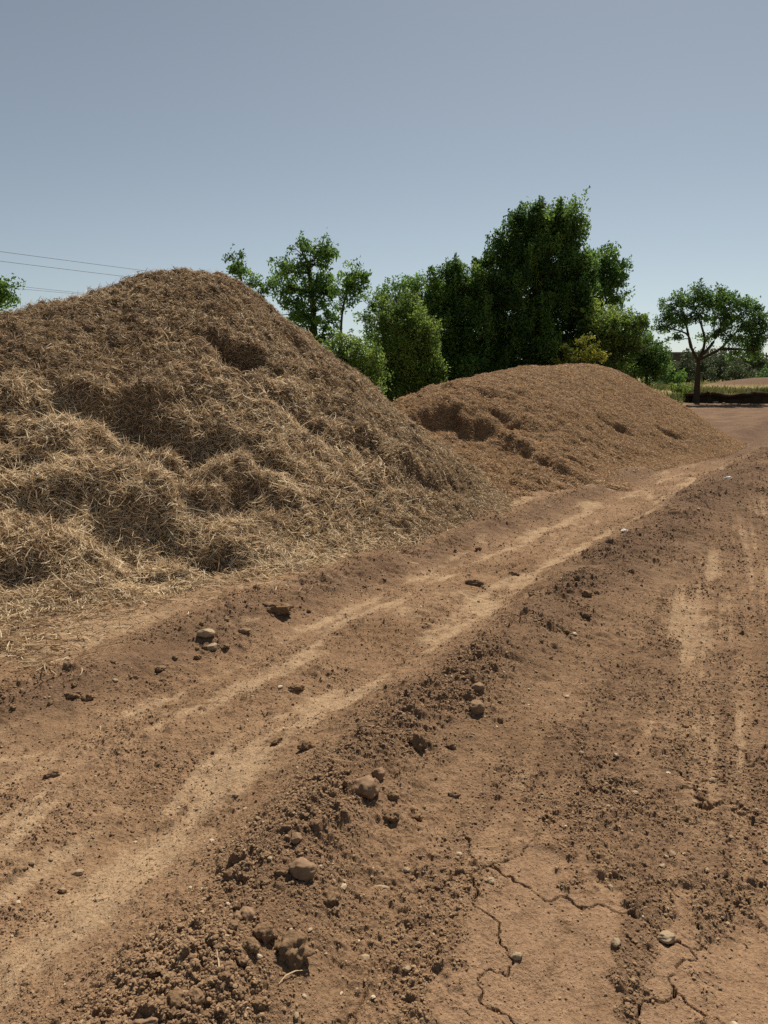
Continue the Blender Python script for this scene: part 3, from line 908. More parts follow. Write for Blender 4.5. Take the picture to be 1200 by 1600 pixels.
ST = [
    ('stone', 570, 1214, 46, 46, M_STONE, 'long rounded brown stone lying slanted on the crest of the soil ridge', 'stone', .10, 0.7, .2),
    ('stone', 591, 1203, 20, 28, M_STONE, 'small upright stone touching the long slanted stone on the ridge', 'stone', .12, 0.2, .3),
    ('stone', 473, 1355, 46, 40, M_STONE, 'fist-sized smooth brown stone alone on the near slope of the ridge', 'stone', .08, 0.3, .12),
    ('soil_clod', 515, 1392, 36, 30, M_CLOD, 'low crumbling clod just below the fist-sized smooth stone', 'soil clod', .2, 0.8, .4),
    ('soil_clod', 413, 1452, 36, 36, M_CLOD, 'blocky dark clod leaning on the largest clod of the ridge', 'soil clod', .2, 0.2, .2),
    ('soil_clod', 458, 1476, 58, 52, M_CLOD, 'largest dark clod on the near end of the ridge with a shaded front', 'soil clod', .22, 0.5, .2),
    ('soil_clod', 392, 1472, 34, 26, M_CLOD, 'wedge-shaped clod in front of the blocky dark clod', 'soil clod', .2, -0.6, .3),
    ('stone', 386, 1424, 26, 32, M_STONE, 'rounded brown stone behind the small dark egg-shaped stone', 'stone', .12, 0.4, .3),
    ('stone', 371, 1428, 16, 22, M_STONE, 'narrow stone between two rounded stones on the ridge', 'stone', .12, 0.1, .3),
    ('stone', 364, 1446, 17, 18, M_CLOD, 'small dark egg-shaped stone near the foot of the ridge', 'stone', .10, 0.1, .2),
    ('soil_clod', 276, 1556, 32, 34, M_CLOD, 'dark round clod at the bottom edge, left of its neighbour', 'soil clod', .14, 0.3, .2),
    ('soil_clod', 306, 1554, 28, 28, M_CLOD, 'dark round clod at the bottom edge, right of its neighbour', 'soil clod', .14, 0.9, .25),
    ('soil_clod', 269, 1576, 18, 20, M_CLOD, 'small clod in front of two dark round clods', 'soil clod', .18, 0.2, .3),
    ('stone', 222, 1594, 46, 24, M_STONE, 'wide flat-topped stone cut by the bottom edge of the picture', 'stone', .10, 0.2, .4),
    ('soil_clod', 404, 1563, 24, 20, M_CLOD, 'dark clod with straw wisps near the pale seeds', 'soil clod', .2, 0.2, .3),
    ('stone', 464, 1306, 18, 22, M_STONE, 'small upright stone uphill of the fist-sized smooth stone', 'stone', .1, 0.2, .3),
    ('stone', 744, 1093, 26, 28, M_STONE, 'rounded stone in front of its twin, far crest of the ridge', 'stone', .10, 0.9, .2),
    ('stone', 747, 1073, 20, 18, M_STONE, 'rounded stone behind its twin, far crest of the ridge', 'stone', .10, 0.3, .25),
    ('soil_clod', 481, 1162, 32, 24, M_CLOD, 'dark crumbly clod on the sandy slope left of the ridge crest', 'soil clod', .24, 0.3, .3),
    ('soil_clod', 432, 1155, 22, 16, M_CLOD, 'small dark crumbly clod where the sand meets the ridge', 'soil clod', .24, 0.8, .3),
    ('soil_clod', 612, 1270, 30, 24, M_CLOD, 'dark clod below the long slanted stone facing the cracked field', 'soil clod', .2, 0.5, .3),
    ('soil_clod', 655, 1150, 26, 34, M_CLOD, 'steep crumbling clod standing on the ridge crest beyond the long stone', 'soil clod', .24, 0.4, .3),
    ('soil_clod', 706, 1160, 18, 14, M_CLOD, 'small dark clod on the field side of the ridge', 'soil clod', .2, 0.4, .3),
    ('soil_clod', 710, 1238, 20, 14, M_CLOD, 'dark lump standing alone on the right field beside the ridge', 'soil clod', .2, 0.4, .3),
    ('stone', 322, 977, 28, 20, M_PALE, 'flat pale stone on the berm by the straw, upper of a pair', 'stone', .08, 0.1, .2),
    ('stone', 333, 994, 24, 17, M_PALE, 'flat pale stone on the berm by the straw, lower of a pair', 'stone', .08, 0.6, .2),
    ('stone', 382, 982, 20, 11, M_STONE, 'low brown stone right of the pale pair on the berm', 'stone', .08, 0.1, .2),
    ('soil_clod', 352, 1007, 16, 11, M_CLOD, 'little dark clod just below the pale pair of stones', 'soil clod', .2, 0.1, .2),
    ('soil_clod', 430, 944, 52, 20, M_CLOD, 'long dark slab of earth broken out of the berm near the straw', 'soil clod', .26, -0.25, .3),
    ('soil_clod', 135, 1068, 20, 14, M_CLOD, 'dark clod on the left berm beside a flatter one', 'soil clod', .2, 0.4, .2),
    ('soil_clod', 113, 1081, 26, 13, M_CLOD, 'flat dark clod at the lower edge of the left berm', 'soil clod', .2, 0.4, .3),
    ('stone', 251, 1043, 16, 12, M_STONE, 'pointed brown stone on the dark foot of the left berm', 'stone', .14, 0.4, .2),
    ('soil_clod', 83, 1207, 26, 17, M_CLOD, 'clod sitting alone on the bare sandy track at the left', 'soil clod', .18, 0.3, .3),
    ('stone', 122, 1361, 18, 13, M_PALE, 'pale pebble lying on the smooth sand streak', 'stone', .08, 0.3, .25),
    ('stone', 1041, 1462, 28, 22, M_PALE, 'largest pale stone on the smooth cracked clay at right', 'stone', .12, 0.3, .2),
    ('stone', 963, 1467, 16, 15, M_PALE, 'rounded pale pebble beside the long crack in the clay', 'stone', .1, 0.3, .2),
    ('stone', 808, 1491, 18, 14, M_PALE, 'flat pale pebble between two patches of smooth clay', 'stone', .1, 0.2, .25),
    ('stone', 767, 1374, 14, 13, M_PALE, 'pale pebble at the edge of the crumbly field, above the clay', 'stone', .1, 0.5, .25),
    ('stone', 635, 1357, 12, 10, M_PALE, 'whitish pebble at the foot of the ridge on the field side', 'stone', .1, 0.2, .2),
    ('soil_clod', 802, 894, 20, 9, M_CLOD, 'flat dark clump on the far sandy track, middle of three', 'soil clod', .26, 0.2, .2),
    ('soil_clod', 742, 910, 26, 10, M_CLOD, 'flat dark clump on the far sandy track, leftmost of three', 'soil clod', .26, 0.2, .3),
    ('soil_clod', 748, 857, 11, 8, M_CLOD, 'small black clod near the foot of the chaff heap', 'soil clod', .2, 0.2, .2),
    ('soil_clod', 917, 959, 17, 11, M_CLOD, 'dark clod on the field side of the far ridge, in front of a pointed one', 'soil clod', .2, 0.2, .2),
    ('soil_clod', 917, 923, 16, 16, M_CLOD, 'pointed dark clod near the top of the far ridge', 'soil clod', .2, 0.2, .2),
    ('soil_clod', 832, 928, 12, 12, M_CLOD, 'small dark clod where the pale track meets the far ridge', 'soil clod', .2, 0.2, .2),
    ('soil_clod', 462, 1075, 26, 10, M_CLOD, 'flat dark crumbly patch of clod on the sand streak', 'soil clod', .26, 0.2, .4),
    ('litter_scrap', 975, 836, 12, 6, M_WHITE, 'white scrap of litter on the pale track, nearer of two', 'litter', .14, 0.2, .1),
    ('litter_scrap', 1138, 747, 14, 5, M_WHITE, 'white scrap of litter on the far track, farther of two', 'litter', .14, 0.2, .1),
    ('seed_kernel', 463, 1584, 9, 14, M_PALE, 'pale yellow seed at the bottom edge, right of its twin', 'seed', .05, 0.2, .1),
    ('seed_kernel', 383, 1587, 7, 16, M_PALE, 'pale yellow seed at the bottom edge, left of its twin', 'seed', .05, 0.2, .1),
]
for i, (nm, px, py, w_, h_, mt, lb, ct, ro, yw, sk) in enumerate(ST):
    stone(nm, px, py, w_, h_, mt, lb, ct, None, ro, yw, sk, i + 1)

_rg = np.random.default_rng(41)
for i in range(90):                                   # lesser clods along the ridge, all alike
    t = _rg.uniform(0, 1) ** 1.3
    a = RIDGE[int(8 + t * 22)]; b = RIDGE[int(8 + t * 22) + 1]
    c = a + (b - a) * _rg.random()
    x, y = c[0] + _rg.normal(0, 0.13), c[1] + _rg.normal(0, 0.13)
    dy = y * CP - (0 - CAM_H) * -SP
    z = -CAM_H
    depth = y * CP - z * SP; v_ = (z * CP + y * SP) / depth
    px, py = 600 + x / depth * FPX, 800 - v_ * FPX
    if px < 5 or py > 1590: continue
    sz = _rg.uniform(0.02, 0.036 + 0.022 * (_rg.random() < 0.25)) * FPX / depth
    stone('soil_clod', px, py, sz, sz * 0.8, M_CLOD, 'small brown clod among the crumbs along the soil ridge', 'soil clod', 'small clods along the soil ridge', .2, _rg.uniform(0, 3), .3, 100 + i)
for i in range(36):
    t = _rg.uniform(0, 1)
    a = BERM[int(8 + t * 26)]
    x, y = a[0] + _rg.normal(0, 0.15) + 0.05, a[1] + _rg.normal(0, 0.15) - 0.05
    z = -CAM_H
    depth = y * CP - z * SP; v_ = (z * CP + y * SP) / depth
    px, py = 600 + x / depth * FPX, 800 - v_ * FPX
    if px < 5: continue
    sz = _rg.uniform(0.022, 0.05) * FPX / depth
    stone('soil_clod', px, py, sz, sz * 0.75, M_CLOD, 'small brown clod on the berm at the foot of the heaps', 'soil clod', 'small clods along the berm', .2, _rg.uniform(0, 3), .3, 200 + i)
for (px, py, w_, h_) in [(1118, 629, 9, 4), (1131, 630, 9, 5), (1143, 632, 7, 4), (1155, 632, 8, 4), (1104, 631, 6, 3), (1166, 633, 6, 3)]:
    stone('rubble_piece', px, py, w_, h_, M_PALE, 'pale lump of rubble at the foot of the dark earth bank', 'rubble', 'rubble below the earth bank', .15, px, .2, px)


# ------------------------------------------------------------------ trees and shrubs
def leaf_cards(P, L, W, rg, droop=0.4):
    n = len(P)
    D = rg.normal(size=(n, 3)); D[:, 2] -= droop
    D /= np.linalg.norm(D, axis=1)[:, None]
    B = np.cross(D, rg.normal(size=(n, 3))); B /= np.linalg.norm(B, axis=1)[:, None] + 1e-9
    Nn = np.cross(D, B)
    L = L[:, None]; W = W[:, None]
    a = P - D * L * 0.5; c = P + D * L * 0.5
    b = P + B * W * 0.5 + Nn * W * 0.15; d = P - B * W * 0.5 + Nn * W * 0.15
    v = np.stack([a, b, c, d], 1).reshape(-1, 3)
    return v, np.arange(n * 4).reshape(-1, 4)


def branch_path(a, b, bend, rg, n=6):
    t = np.linspace(0, 1, n)[:, None]
    off = rg.normal(0, bend, 3); L = np.linalg.norm(b - a)
    p = a + (b - a) * t + off * L * (t * (1 - t)) * 2
    p[1:-1] += rg.normal(0, 0.025 * L, (n - 2, 3))
    return p


def tree(name, label, cat, base, forks, lobes, Y, leaf_mat, leaf=0.15, cover=4.0, trunk_r=0.12, depth=0.8, hang=0.0, gap=0.15, group=None, seed=1, twigs=True, clump=0.30, tone=0.5, crown_name='crown', mains=()):
    """base/forks: pixels of the trunk; lobes: (px, py, rx, ry) of foliage masses; all at distance Y"""
    rg = np.random.default_rng(seed)
    b0 = at(base[0], base[1], Y)
    g0 = float(gz(b0[0], b0[1])[0])
    b0[2] = g0
    root = empty(name, tuple(b0))
    tag(root, label, cat, group)
    pm = Y / FPX
    wood = Build()
    tops = [at(fx, fy, Y) for fx, fy in forks]
    prev = b0 - np.array([0, 0, 0.1])
    path = np.vstack([[prev]] + [[t] for t in tops])
    path = smooth_poly(path, 4) if len(path) > 2 else branch_path(path[0], path[1], 0.03, rg)
    rad = np.linspace(trunk_r * 1.15, trunk_r * 0.55, len(path)); rad[0] *= 1.3
    wood.add(*tube(path, rad, 8))
    for mp in mains:
        mpth = smooth_poly([at(fx, fy, Y) + np.array([0, rg.normal(0, 0.25) * i, 0]) for i, (fx, fy) in enumerate(mp)], 4)
        wood.add(*tube(mpth, np.linspace(trunk_r * 0.52, trunk_r * 0.14, len(mpth)), 7))
        path = np.vstack([path, mpth[4:]])
    P_all, T_all = [], []
    for (px, py, rx, ry) in lobes:
        c = at(px, py, Y); RX, RZ = rx * pm, ry * pm; RY = max(RX, RZ) * depth
        c[1] += rg.normal(0, 0.25) * RY
        # limb to the mass
        k = np.argmin(np.linalg.norm(path - c, axis=1) + np.maximum(path[:, 2] - c[2], 0) * 2)
        lim = branch_path(path[k], c + np.array([0, 0, -0.2 * RZ]), 0.10, rg)
        wood.add(*tube(lim, np.linspace(trunk_r * (0.17 if len(mains) else 0.45), trunk_r * (0.06 if len(mains) else 0.14), len(lim)), 6))
        area = math.pi * RX * RZ
        nl = int(1.35 * cover * area / (leaf * leaf * 0.22))
        ncl = max(6, int(14 * (area ** 0.5) / max(clump, .1) * 0.35) + int(area / (clump * clump) * 0.45))
        u = rg.normal(size=(ncl, 3)); u /= np.linalg.norm(u, axis=1)[:, None]
        rr = rg.uniform(0.2, 1.0, ncl) ** 0.5
        cc = u * rr[:, None]
        cc = cc[perlin3(cc * 1.9 + 10, seed) > -0.5 + gap * 2]
        if len(cc) < 4: cc = u[:6] * 0.7
        C = c + (cc + rg.normal(0, 0.14, cc.shape)) * np.array([RX, RY, RZ])
        if twigs:
            for t in C[:min(len(C), 16)]:
                kk = rg.integers(2, len(lim))
                wood.add(*tube(branch_path(lim[kk], t, 0.12, rg, 5), np.linspace(trunk_r * (0.07 if len(mains) else 0.12) + 0.006, 0.006, 5), 4))
        csz = np.minimum(clump * rg.uniform(0.6, 1.35, len(C)), 0.55 * max(RX, RZ))
        pick = rg.integers(0, len(C), nl)
        off = rg.normal(size=(nl, 3)) * np.array([1, 1, 0.75])
        off *= (rg.random(nl) ** 0.55 * 1.05 / (np.linalg.norm(off, axis=1) + 1e-6))[:, None]
        P = C[pick] + off * csz[pick][:, None]
        sp = rg.random(nl) < 0.16                      # sprigs standing out of the mass
        kd = 0.8 * cc / (np.linalg.norm(cc, axis=1)[:, None] + 1e-6) + np.array([0, 0, 0.35]) + rg.normal(0, 0.4, cc.shape)
        run = rg.random(sp.sum())
        P[sp] = C[pick[sp]] + kd[pick[sp]] * (csz[pick[sp]] * (0.4 + 0.6 * run))[:, None] + rg.normal(0, 0.05, (sp.sum(), 3)) * (1.3 - run)[:, None]
        if hang > 0:
            h = rg.random(nl) < 0.55
            P[h, 2] -= rg.exponential(hang, h.sum())
        tone_c = rg.normal(0, 0.30, len(C)) + rg.normal(0, 0.10)
        P_all.append(P); T_all.append(tone + tone_c[pick] + rg.normal(0, 0.16, nl))
    P = np.vstack(P_all); T = np.clip(np.concatenate(T_all), 0, 1)
    ok = P[:, 2] > g0 + 0.05
    P, T = P[ok], T[ok]
    n = len(P)
    v, f = leaf_cards(P, leaf * rg.uniform(0.5, 1.2, n), leaf * 0.42 * rg.uniform(0.7, 1.3, n), rg, 0.5)
    wood.obj('trunk', M_BARK, root, True)
    mesh_obj(crown_name, v, f, leaf_mat, root, {'rnd': np.repeat(T, 4)})
    return root


TR = 'trees behind the heaps'
tree('broadleaf_tree', 'tree with only its leafy right edge showing past the straw heap at far left', 'tree', (-30, 600), [(-30, 500), (-25, 450)], [(-22, 455, 34, 24), (5, 470, 16, 22), (-40, 490, 40, 30), (8, 450, 9, 12)], 24, M_LEAF, .13, 4, .12, seed=51)
tree('young_tree', 'slender young tree whose thin tufted top rises beside the crest of the straw heap', 'tree', (385, 610), [(380, 470), (372, 410)], [(370, 408, 15, 14), (374, 428, 14, 14), (362, 420, 8, 8), (400, 442, 20, 13), (418, 450, 16, 12)], 25, M_LEAF, .12, 3.0, .05, gap=.12, clump=.2, seed=52)
tree('broadleaf_tree', 'tall airy green tree with several upright lobes right of the straw heap', 'tree', (492, 620), [(492, 540), (488, 470), (482, 410)],
     [(470, 385, 14, 14), (505, 390, 22, 18), (490, 410, 24, 18), (450, 425, 28, 18), (500, 435, 24, 24), (440, 450, 22, 20), (470, 455, 30, 22), (455, 490, 30, 22), (490, 485, 28, 26), (510, 455, 18, 22), (500, 530, 26, 26), (470, 520, 26, 22), (520, 500, 14, 20)],
     26, M_LEAF, .13, 3.0, .12, gap=.17, clump=.26, seed=53)
tree('young_tree', 'thin bare-stemmed tree with a small fluttering crown in the gap of the trees', 'tree', (531, 640), [(532, 540), (536, 480), (548, 440)],
     [(552, 425, 20, 14), (545, 445, 24, 14), (560, 440, 16, 16), (535, 462, 15, 13), (555, 465, 14, 14), (530, 480, 9, 9), (568, 432, 8, 10)], 25, M_LEAF, .12, 2.6, .045, gap=.15, clump=.2, seed=54)
tree('feathery_tree', 'sparse feathery tree between the thin-stemmed tree and the rounded vine bush', 'tree', (610, 640), [(605, 560), (595, 500)],
     [(580, 470, 20, 14), (600, 460, 26, 14), (570, 500, 14, 16), (630, 450, 30, 14), (655, 448, 24, 13), (575, 525, 10, 16), (590, 485, 18, 12)], 29, M_LEAF, .13, 2.0, .08, gap=.2, clump=.24, seed=55)
tree('vine_bush', 'low yellowish green bush hung with vines just right of the straw heap shoulder', 'bush', (560, 650), [(560, 610), (558, 570)],
     [(545, 545, 28, 24), (570, 560, 26, 24), (535, 575, 26, 24), (580, 590, 22, 28), (550, 600, 34, 30), (520, 550, 16, 20), (575, 620, 22, 26)], 21, M_LEAFY, .11, 4.5, .07, hang=.22, gap=.08, clump=.24, seed=56)
tree('vine_bush', 'tall rounded bush covered in hanging vines between two darker masses', 'bush', (630, 650), [(630, 580), (630, 520)],
     [(630, 480, 34, 22), (612, 505, 30, 28), (655, 505, 30, 28), (630, 530, 44, 28), (600, 556, 26, 30), (668, 548, 20, 26), (645, 575, 34, 26), (608, 596, 30, 24), (632, 600, 48, 26), (628, 500, 46, 20), (640, 470, 20, 14), (600, 600, 26, 26), (672, 520, 20, 30), (675, 585, 24, 30), (585, 570, 20, 24)], 24, M_LEAFY, .11, 3.8, .10, hang=.35, gap=.14, clump=.24, seed=57, tone=.42)
tree('broadleaf_tree', 'dark mid-height tree left of the tallest tree with a lit knobbly top', 'tree', (715, 640), [(712, 560), (706, 480)],
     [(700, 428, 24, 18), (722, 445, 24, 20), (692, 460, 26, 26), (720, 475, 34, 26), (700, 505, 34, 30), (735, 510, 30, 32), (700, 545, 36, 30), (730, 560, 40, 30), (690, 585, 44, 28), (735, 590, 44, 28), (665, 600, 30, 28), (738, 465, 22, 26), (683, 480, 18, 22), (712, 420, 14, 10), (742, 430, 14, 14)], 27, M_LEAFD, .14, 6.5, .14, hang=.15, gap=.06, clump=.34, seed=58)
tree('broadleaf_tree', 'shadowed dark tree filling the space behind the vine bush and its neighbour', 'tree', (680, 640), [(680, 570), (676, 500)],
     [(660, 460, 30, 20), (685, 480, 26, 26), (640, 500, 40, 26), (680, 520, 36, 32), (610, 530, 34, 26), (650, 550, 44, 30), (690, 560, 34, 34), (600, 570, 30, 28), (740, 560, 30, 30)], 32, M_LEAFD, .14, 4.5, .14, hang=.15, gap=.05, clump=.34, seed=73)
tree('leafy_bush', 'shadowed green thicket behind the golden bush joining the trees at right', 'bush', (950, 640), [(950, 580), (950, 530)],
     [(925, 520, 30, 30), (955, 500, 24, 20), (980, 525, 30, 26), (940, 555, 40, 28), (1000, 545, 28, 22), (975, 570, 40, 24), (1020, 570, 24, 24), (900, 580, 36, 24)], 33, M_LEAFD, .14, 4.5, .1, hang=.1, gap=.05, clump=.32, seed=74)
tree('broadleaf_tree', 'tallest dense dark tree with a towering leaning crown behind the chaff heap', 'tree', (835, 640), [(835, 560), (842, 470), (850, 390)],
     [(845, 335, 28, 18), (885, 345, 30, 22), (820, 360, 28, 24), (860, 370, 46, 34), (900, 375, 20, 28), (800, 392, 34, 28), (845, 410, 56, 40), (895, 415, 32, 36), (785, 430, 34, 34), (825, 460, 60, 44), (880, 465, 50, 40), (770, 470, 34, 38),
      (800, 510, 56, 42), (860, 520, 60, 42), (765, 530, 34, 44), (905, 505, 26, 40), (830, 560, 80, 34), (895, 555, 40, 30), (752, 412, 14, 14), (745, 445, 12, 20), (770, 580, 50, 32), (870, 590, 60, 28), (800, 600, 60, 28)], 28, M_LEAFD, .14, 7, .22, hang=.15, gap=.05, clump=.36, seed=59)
tree('broadleaf_tree', 'round-topped green tree crowding the right flank of the tallest tree', 'tree', (945, 630), [(942, 540), (940, 460)],
     [(945, 400, 22, 16), (920, 420, 22, 26), (915, 450, 24, 26), (965, 425, 20, 18), (935, 425, 24, 22), (955, 450, 24, 20), (970, 440, 14, 14), (925, 465, 22, 28), (960, 470, 14, 10)], 30, M_LEAF, .14, 4, .12, gap=.12, clump=.3, seed=60)
tree('flowering_bush', 'golden yellow green bush in front of the tallest tree above the chaff heap', 'bush', (905, 640), [(905, 600), (905, 560)],
     [(912, 530, 13, 9), (893, 546, 15, 10), (926, 548, 14, 12), (907, 562, 24, 11), (940, 560, 11, 8), (880, 566, 12, 8)], 24, M_LEAFG, .10, 2.6, .04, gap=.2, clump=.16, seed=61)
tree('leafy_bush', 'olive green thicket stepping down to the right end of the chaff heap', 'bush', (960, 640), [(960, 580), (955, 530)],
     [(940, 500, 28, 22), (930, 530, 30, 26), (965, 515, 28, 22), (985, 505, 16, 14), (955, 545, 36, 26), (985, 540, 26, 24), (940, 570, 40, 22), (1000, 500, 14, 12)], 27, M_LEAFY, .12, 4, .07, gap=.08, clump=.28, seed=62, tone=.36)
tree('leafy_bush', 'dark green shrub at the right end of the thicket beside the dry grass', 'bush', (1010, 625), [(1010, 590), (1008, 560)],
     [(1000, 540, 24, 20), (1018, 555, 22, 18), (1005, 570, 28, 20), (1025, 575, 14, 20), (985, 575, 26, 18), (1012, 525, 8, 12)], 29, M_LEAF, .12, 4.2, .06, gap=.08, clump=.26, seed=63, tone=.36)
tree('spreading_tree', 'lone spreading tree with dark forked trunk standing by the earth bank', 'tree', (1088, 626), [(1090, 590), (1092, 562)],
     [(1085, 465, 28, 16), (1050, 480, 22, 15), (1115, 470, 28, 18), (1145, 475, 28, 18), (1120, 492, 34, 18), (1155, 495, 32, 22), (1175, 510, 24, 20), (1090, 490, 26, 14), (1165, 530, 28, 22), (1140, 520, 26, 16), (1185, 495, 14, 14), (1045, 505, 20, 12), (1105, 525, 18, 10), (1150, 550, 16, 12), (1180, 550, 12, 16), (1068, 470, 18, 12), (1040, 490, 20, 12), (1030, 515, 14, 10), (1060, 500, 20, 10), (1190, 520, 14, 16), (1130, 462, 24, 10), (1100, 455, 20, 10), (1165, 480, 20, 12), (1050, 525, 14, 8), (1180, 540, 14, 14)],
     36, M_LEAF, .14, 2.4, .155, gap=.2, clump=.30, seed=64, tone=.4,
     mains=[[(1091, 565), (1078, 540), (1062, 522), (1036, 508)], [(1080, 543), (1078, 515), (1062, 490)], [(1092, 562), (1100, 535), (1092, 505), (1086, 475)], [(1092, 560), (1110, 535), (1122, 508), (1130, 480)],
            [(1093, 562), (1125, 545), (1150, 525), (1172, 505)], [(1125, 545), (1152, 546), (1172, 548)], [(1115, 525), (1140, 508), (1160, 488)]])
FAR = 'shrubs beyond the dry grass field'
tree('broadleaf_tree', 'grey green tree far beyond the dry grass, seen under the lone tree crown at right', 'tree', (1170, 598), [(1170, 575), (1170, 555)], [(1172, 555, 18, 20), (1165, 575, 22, 18), (1182, 572, 14, 18)], 75, M_LEAFF, .28, 4, .2, clump=.6, seed=65, twigs=False)
tree('leafy_bush', 'wide dark bush beyond the dry grass, right of the lone trunk', 'bush', (1122, 600), [(1122, 588), (1122, 575)], [(1110, 575, 22, 16), (1130, 572, 16, 18), (1120, 588, 24, 10)], 70, M_LEAFF, .28, 4, .1, clump=.6, seed=66, twigs=False)
tree('leafy_bush', 'dense bush at the right edge of the dry grass, nearer than its neighbours', 'bush', (1156, 605), [(1156, 592), (1156, 580)], [(1150, 582, 16, 12), (1165, 592, 20, 10), (1152, 596, 14, 8)], 62, M_LEAFF, .24, 4, .1, clump=.5, seed=67, twigs=False, tone=.35)
tree('leafy_bush', 'low wide bush running off the right edge beyond the field', 'bush', (1190, 603), [(1190, 594), (1190, 585)], [(1190, 590, 20, 10), (1215, 588, 22, 12), (1180, 597, 18, 7)], 64, M_LEAFF, .24, 4, .1, clump=.5, seed=68, twigs=False)
tree('leafy_bush', 'rounded green bush in the dry grass left of the lone trunk, before the building', 'bush', (1052, 604), [(1052, 594), (1051, 585)], [(1048, 588, 16, 12), (1060, 594, 14, 9), (1040, 596, 12, 9)], 50, M_LEAF, .18, 4, .07, clump=.35, seed=77, twigs=False)
tree('leafy_bush', 'small hazy grey green bush far off beneath the right half of the lone tree crown', 'bush', (1136, 600), [(1136, 592), (1136, 582)], [(1134, 584, 16, 10), (1144, 590, 12, 8), (1126, 591, 12, 8)], 80, M_LEAFF, .28, 4, .1, clump=.6, seed=78, twigs=False, tone=.55)
tree('broadleaf_tree', 'broad pale green tree far behind the lone trunk, filling the gap to its right', 'tree', (1120, 600), [(1120, 585), (1120, 565)], [(1112, 558, 18, 13), (1132, 562, 16, 14), (1120, 575, 26, 13), (1146, 572, 12, 12)], 85, M_LEAFF, .3, 4, .16, clump=.65, seed=79, twigs=False, tone=.55)
tree('leafy_bush', 'low dark green bush at the right edge just behind the soil mound', 'bush', (1192, 606), [(1192, 598), (1192, 590)], [(1188, 592, 14, 10), (1204, 590, 16, 12), (1178, 599, 10, 6)], 55, M_LEAF, .2, 4, .08, clump=.4, seed=80, twigs=False, tone=.3)
tree('leafy_bush', 'low bright green weedy shrub at the left foot of the lone dark trunk', 'bush', (1072, 622), [(1072, 614), (1071, 606)], [(1068, 610, 12, 8), (1058, 604, 12, 8), (1078, 614, 8, 7)], 37, M_LEAFY, .12, 3, .04, clump=.2, seed=75, twigs=False)
tree('leafy_bush', 'hazy green bush beyond the dry grass between the trunk and the wide dark bush', 'bush', (1100, 598), [(1100, 588), (1100, 575)], [(1098, 580, 16, 12), (1108, 590, 16, 9), (1090, 588, 14, 9)], 66, M_LEAFF, .24, 4, .1, clump=.5, seed=76, twigs=False, tone=.55)
tree('leafy_bush', 'shadowy bush against the low dark building left of the lone trunk', 'bush', (1068, 598), [(1068, 585), (1068, 572)], [(1075, 565, 14, 16), (1060, 578, 18, 12), (1080, 585, 16, 10)], 58, M_LEAFF, .22, 4, .1, clump=.5, seed=69, twigs=False, tone=.35)


def build_treeline():
    rg = np.random.default_rng(71)
    n = 60000
    x = rg.uniform(-160, 200, n)
    h = 3.4 + 1.6 * perlin(x * 0.08, x * 0, 95) + 1.2 * perlin(x * 0.3, x * 0, 96)
    y = 150 + rg.uniform(-6, 6, n) + 10 * perlin(x * 0.02, x * 0, 97)
    z = h * np.sqrt(rg.random(n)) * (1 + 0.1 * rg.normal(size=n))
    P = np.stack([x, y, z], 1)
    v, f = leaf_cards(P, rg.uniform(0.5, 1.0, n), rg.uniform(0.3, 0.55, n), rg)
    o = mesh_obj('treeline', v, f, M_LEAFF, None, {'rnd': np.repeat(np.clip(rg.normal(.5, .2, n), 0, 1), 4)})
    tag(o, 'far off line of low woodland closing the horizon', 'woodland', kind='stuff')


build_treeline()


def build_grass():
    rg = np.random.default_rng(72)
    n = 42000
    x = rg.uniform(10, 40, n); y = rg.uniform(33, 66, n)
    _, A, _ = ground(x, y, False)
    k = (A['grassy'] > 0.4) & (rg.random(n) < 0.4 + 0.6 * perlin(x * 0.3, y * 0.3, 98))
    x, y = x[k], y[k]
    # also the rough green growth at the foot of the thicket
    x2 = rg.uniform(8.5, 19.5, 12000); y2 = rg.uniform(20, 44, 12000)
    _, A2, _ = ground(x2, y2, False)
    k2 = (A2['grassy'] > 0.2) & (sd_of(x2, y2)[1] > 5)
    x2, y2 = x2[k2], y2[k2]
    bp = smooth_poly(BANK[1:5], 14)
    kk = rg.integers(0, len(bp) - 1, 5200); tt = rg.random(5200)
    x3 = bp[kk, 0] * (1 - tt) + bp[kk + 1, 0] * tt; y3 = bp[kk, 1] * (1 - tt) + bp[kk + 1, 1] * tt
    on = rg.random(5200) < 0.35 + 0.9 * perlin(x3 * 0.8, y3, 88)
    x3 = x3[on]; y3 = y3[on] + rg.uniform(0.0, 0.9, on.sum())
    x2, y2 = np.append(x2, x3), np.append(y2, y3)
    green = np.concatenate([np.zeros(len(x)), np.ones(len(x2))])
    x, y = np.append(x, x2), np.append(y, y2); n = len(x)
    z = ground(x, y, False)[0]
    z[len(z) - len(x3):] = np.maximum(z[len(z) - len(x3):], 0.44)
    P = np.stack([x, y, z - 0.02], 1)
    D = rg.normal(0, 0.35, (n, 3)); D[:, 2] = 1; D /= np.linalg.norm(D, axis=1)[:, None]
    Nn = np.cross(D, rg.normal(size=(n, 3))); Nn /= np.linalg.norm(Nn, axis=1)[:, None]
    v, f, m = strands(P, Nn, D, rg.uniform(0.12, 0.36, n), rg.uniform(0.02, 0.05, n), np.zeros(n), 0.2, 2, rg)
    t = np.clip(0.62 - 0.45 * green + 0.5 * perlin(x * 0.25, y * 0.25, 99) + rg.normal(0, 0.15, n), 0, 1)
    o = mesh_obj('grass', v, f, M_GRASS, None, {'rnd': np.repeat(t, m)})
    tag(o, 'dry yellow green grass on the raised field behind the bank', 'grass', kind='stuff')


build_grass()


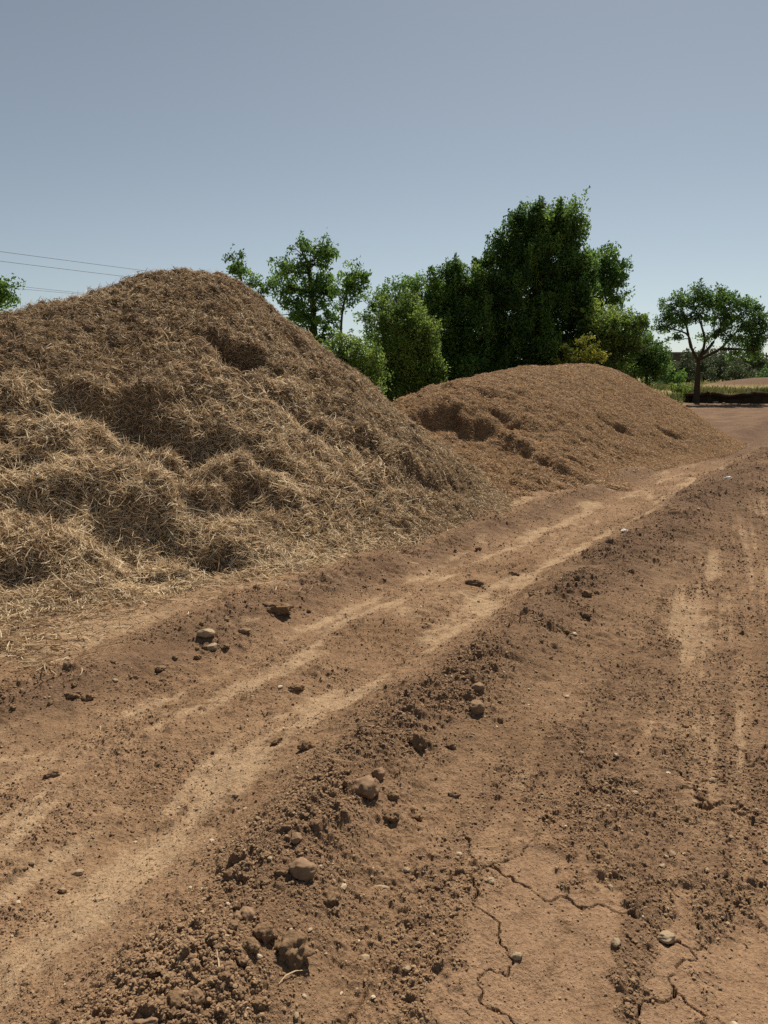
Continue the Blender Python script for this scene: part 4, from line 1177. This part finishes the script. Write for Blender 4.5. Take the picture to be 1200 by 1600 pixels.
# ------------------------------------------------------------------ building, pole, wires
def box(b, x0, x1, y0, y1, z0, z1):
    v = np.array([(x, y, z) for z in (z0, z1) for y in (y0, y1) for x in (x0, x1)], float)
    b.add(v, np.array([(0, 2, 3, 1), (4, 5, 7, 6), (0, 1, 5, 4), (2, 6, 7, 3), (0, 4, 6, 2), (1, 3, 7, 5)]))


def build_shed():
    p0 = at(1030, 590, 72); p1 = at(1088, 590, 72)
    zt = at(1060, 551, 72)[2]
    o = empty('farm_building', (p0[0], 72, 0.3))
    tag(o, 'low dark flat-roofed building half hidden beyond the grass', 'building')
    b = Build(); box(b, p0[0], p1[0], 72, 77, 0.0, zt - 0.15); b.obj('wall', M_WALL, o)
    b = Build(); box(b, p0[0] - 0.25, p1[0] + 0.25, 71.75, 77.25, zt - 0.148, zt + 0.05); b.obj('roof', M_ROOF, o)


build_shed()


def build_pole():
    p = at(1197, 556, 95)
    o = empty('utility_pole', (p[0], 95, 0.4))
    tag(o, 'thin pole rising over the far bushes at the right edge', 'pole')
    b = Build(); b.add(*tube([(p[0], 95, 0), (p[0], 95, p[2] * 0.5), (p[0], 95, p[2] + 0.4)], [0.12, 0.11, 0.09], 8)); b.obj('post', M_BARK, o, True)
    b = Build(); box(b, p[0] - 0.45, p[0] + 0.45, 94.86, 94.885, p[2], p[2] + 0.1); b.obj('crossarm', M_BARK, o)


build_pole()


def wire(a, b, label):
    (x0, y0, Y0), (x1, y1, Y1) = a, b
    p0, p1 = at(x0, y0, Y0), at(x1, y1, Y1)
    d = p1 - p0
    t = np.linspace(-1.2, 3.2, 40)[:, None]
    path = p0 + d * t
    path[:, 2] += 0.012 * np.linalg.norm(d) * (t[:, 0] * (t[:, 0] - 1)) * 0.25
    v, f = tube(path, np.full(40, 0.013), 5)
    o = mesh_obj('power_line', v, f, M_WIRE, None, None, True)
    tag(o, label, 'power line', 'power lines over the straw heap')


wire((0, 393, 45), (250, 426, 52), 'thin overhead wire, topmost of those above the straw heap')
wire((0, 408, 45), (220, 435, 51), 'thin overhead wire, second from the top above the straw heap')
wire((18, 446, 60), (82, 453, 62), 'thin overhead wire, third from the top, close above the lowest')
wire((18, 450, 60), (72, 455, 62), 'thin overhead wire, lowest, grazing the straw heap')
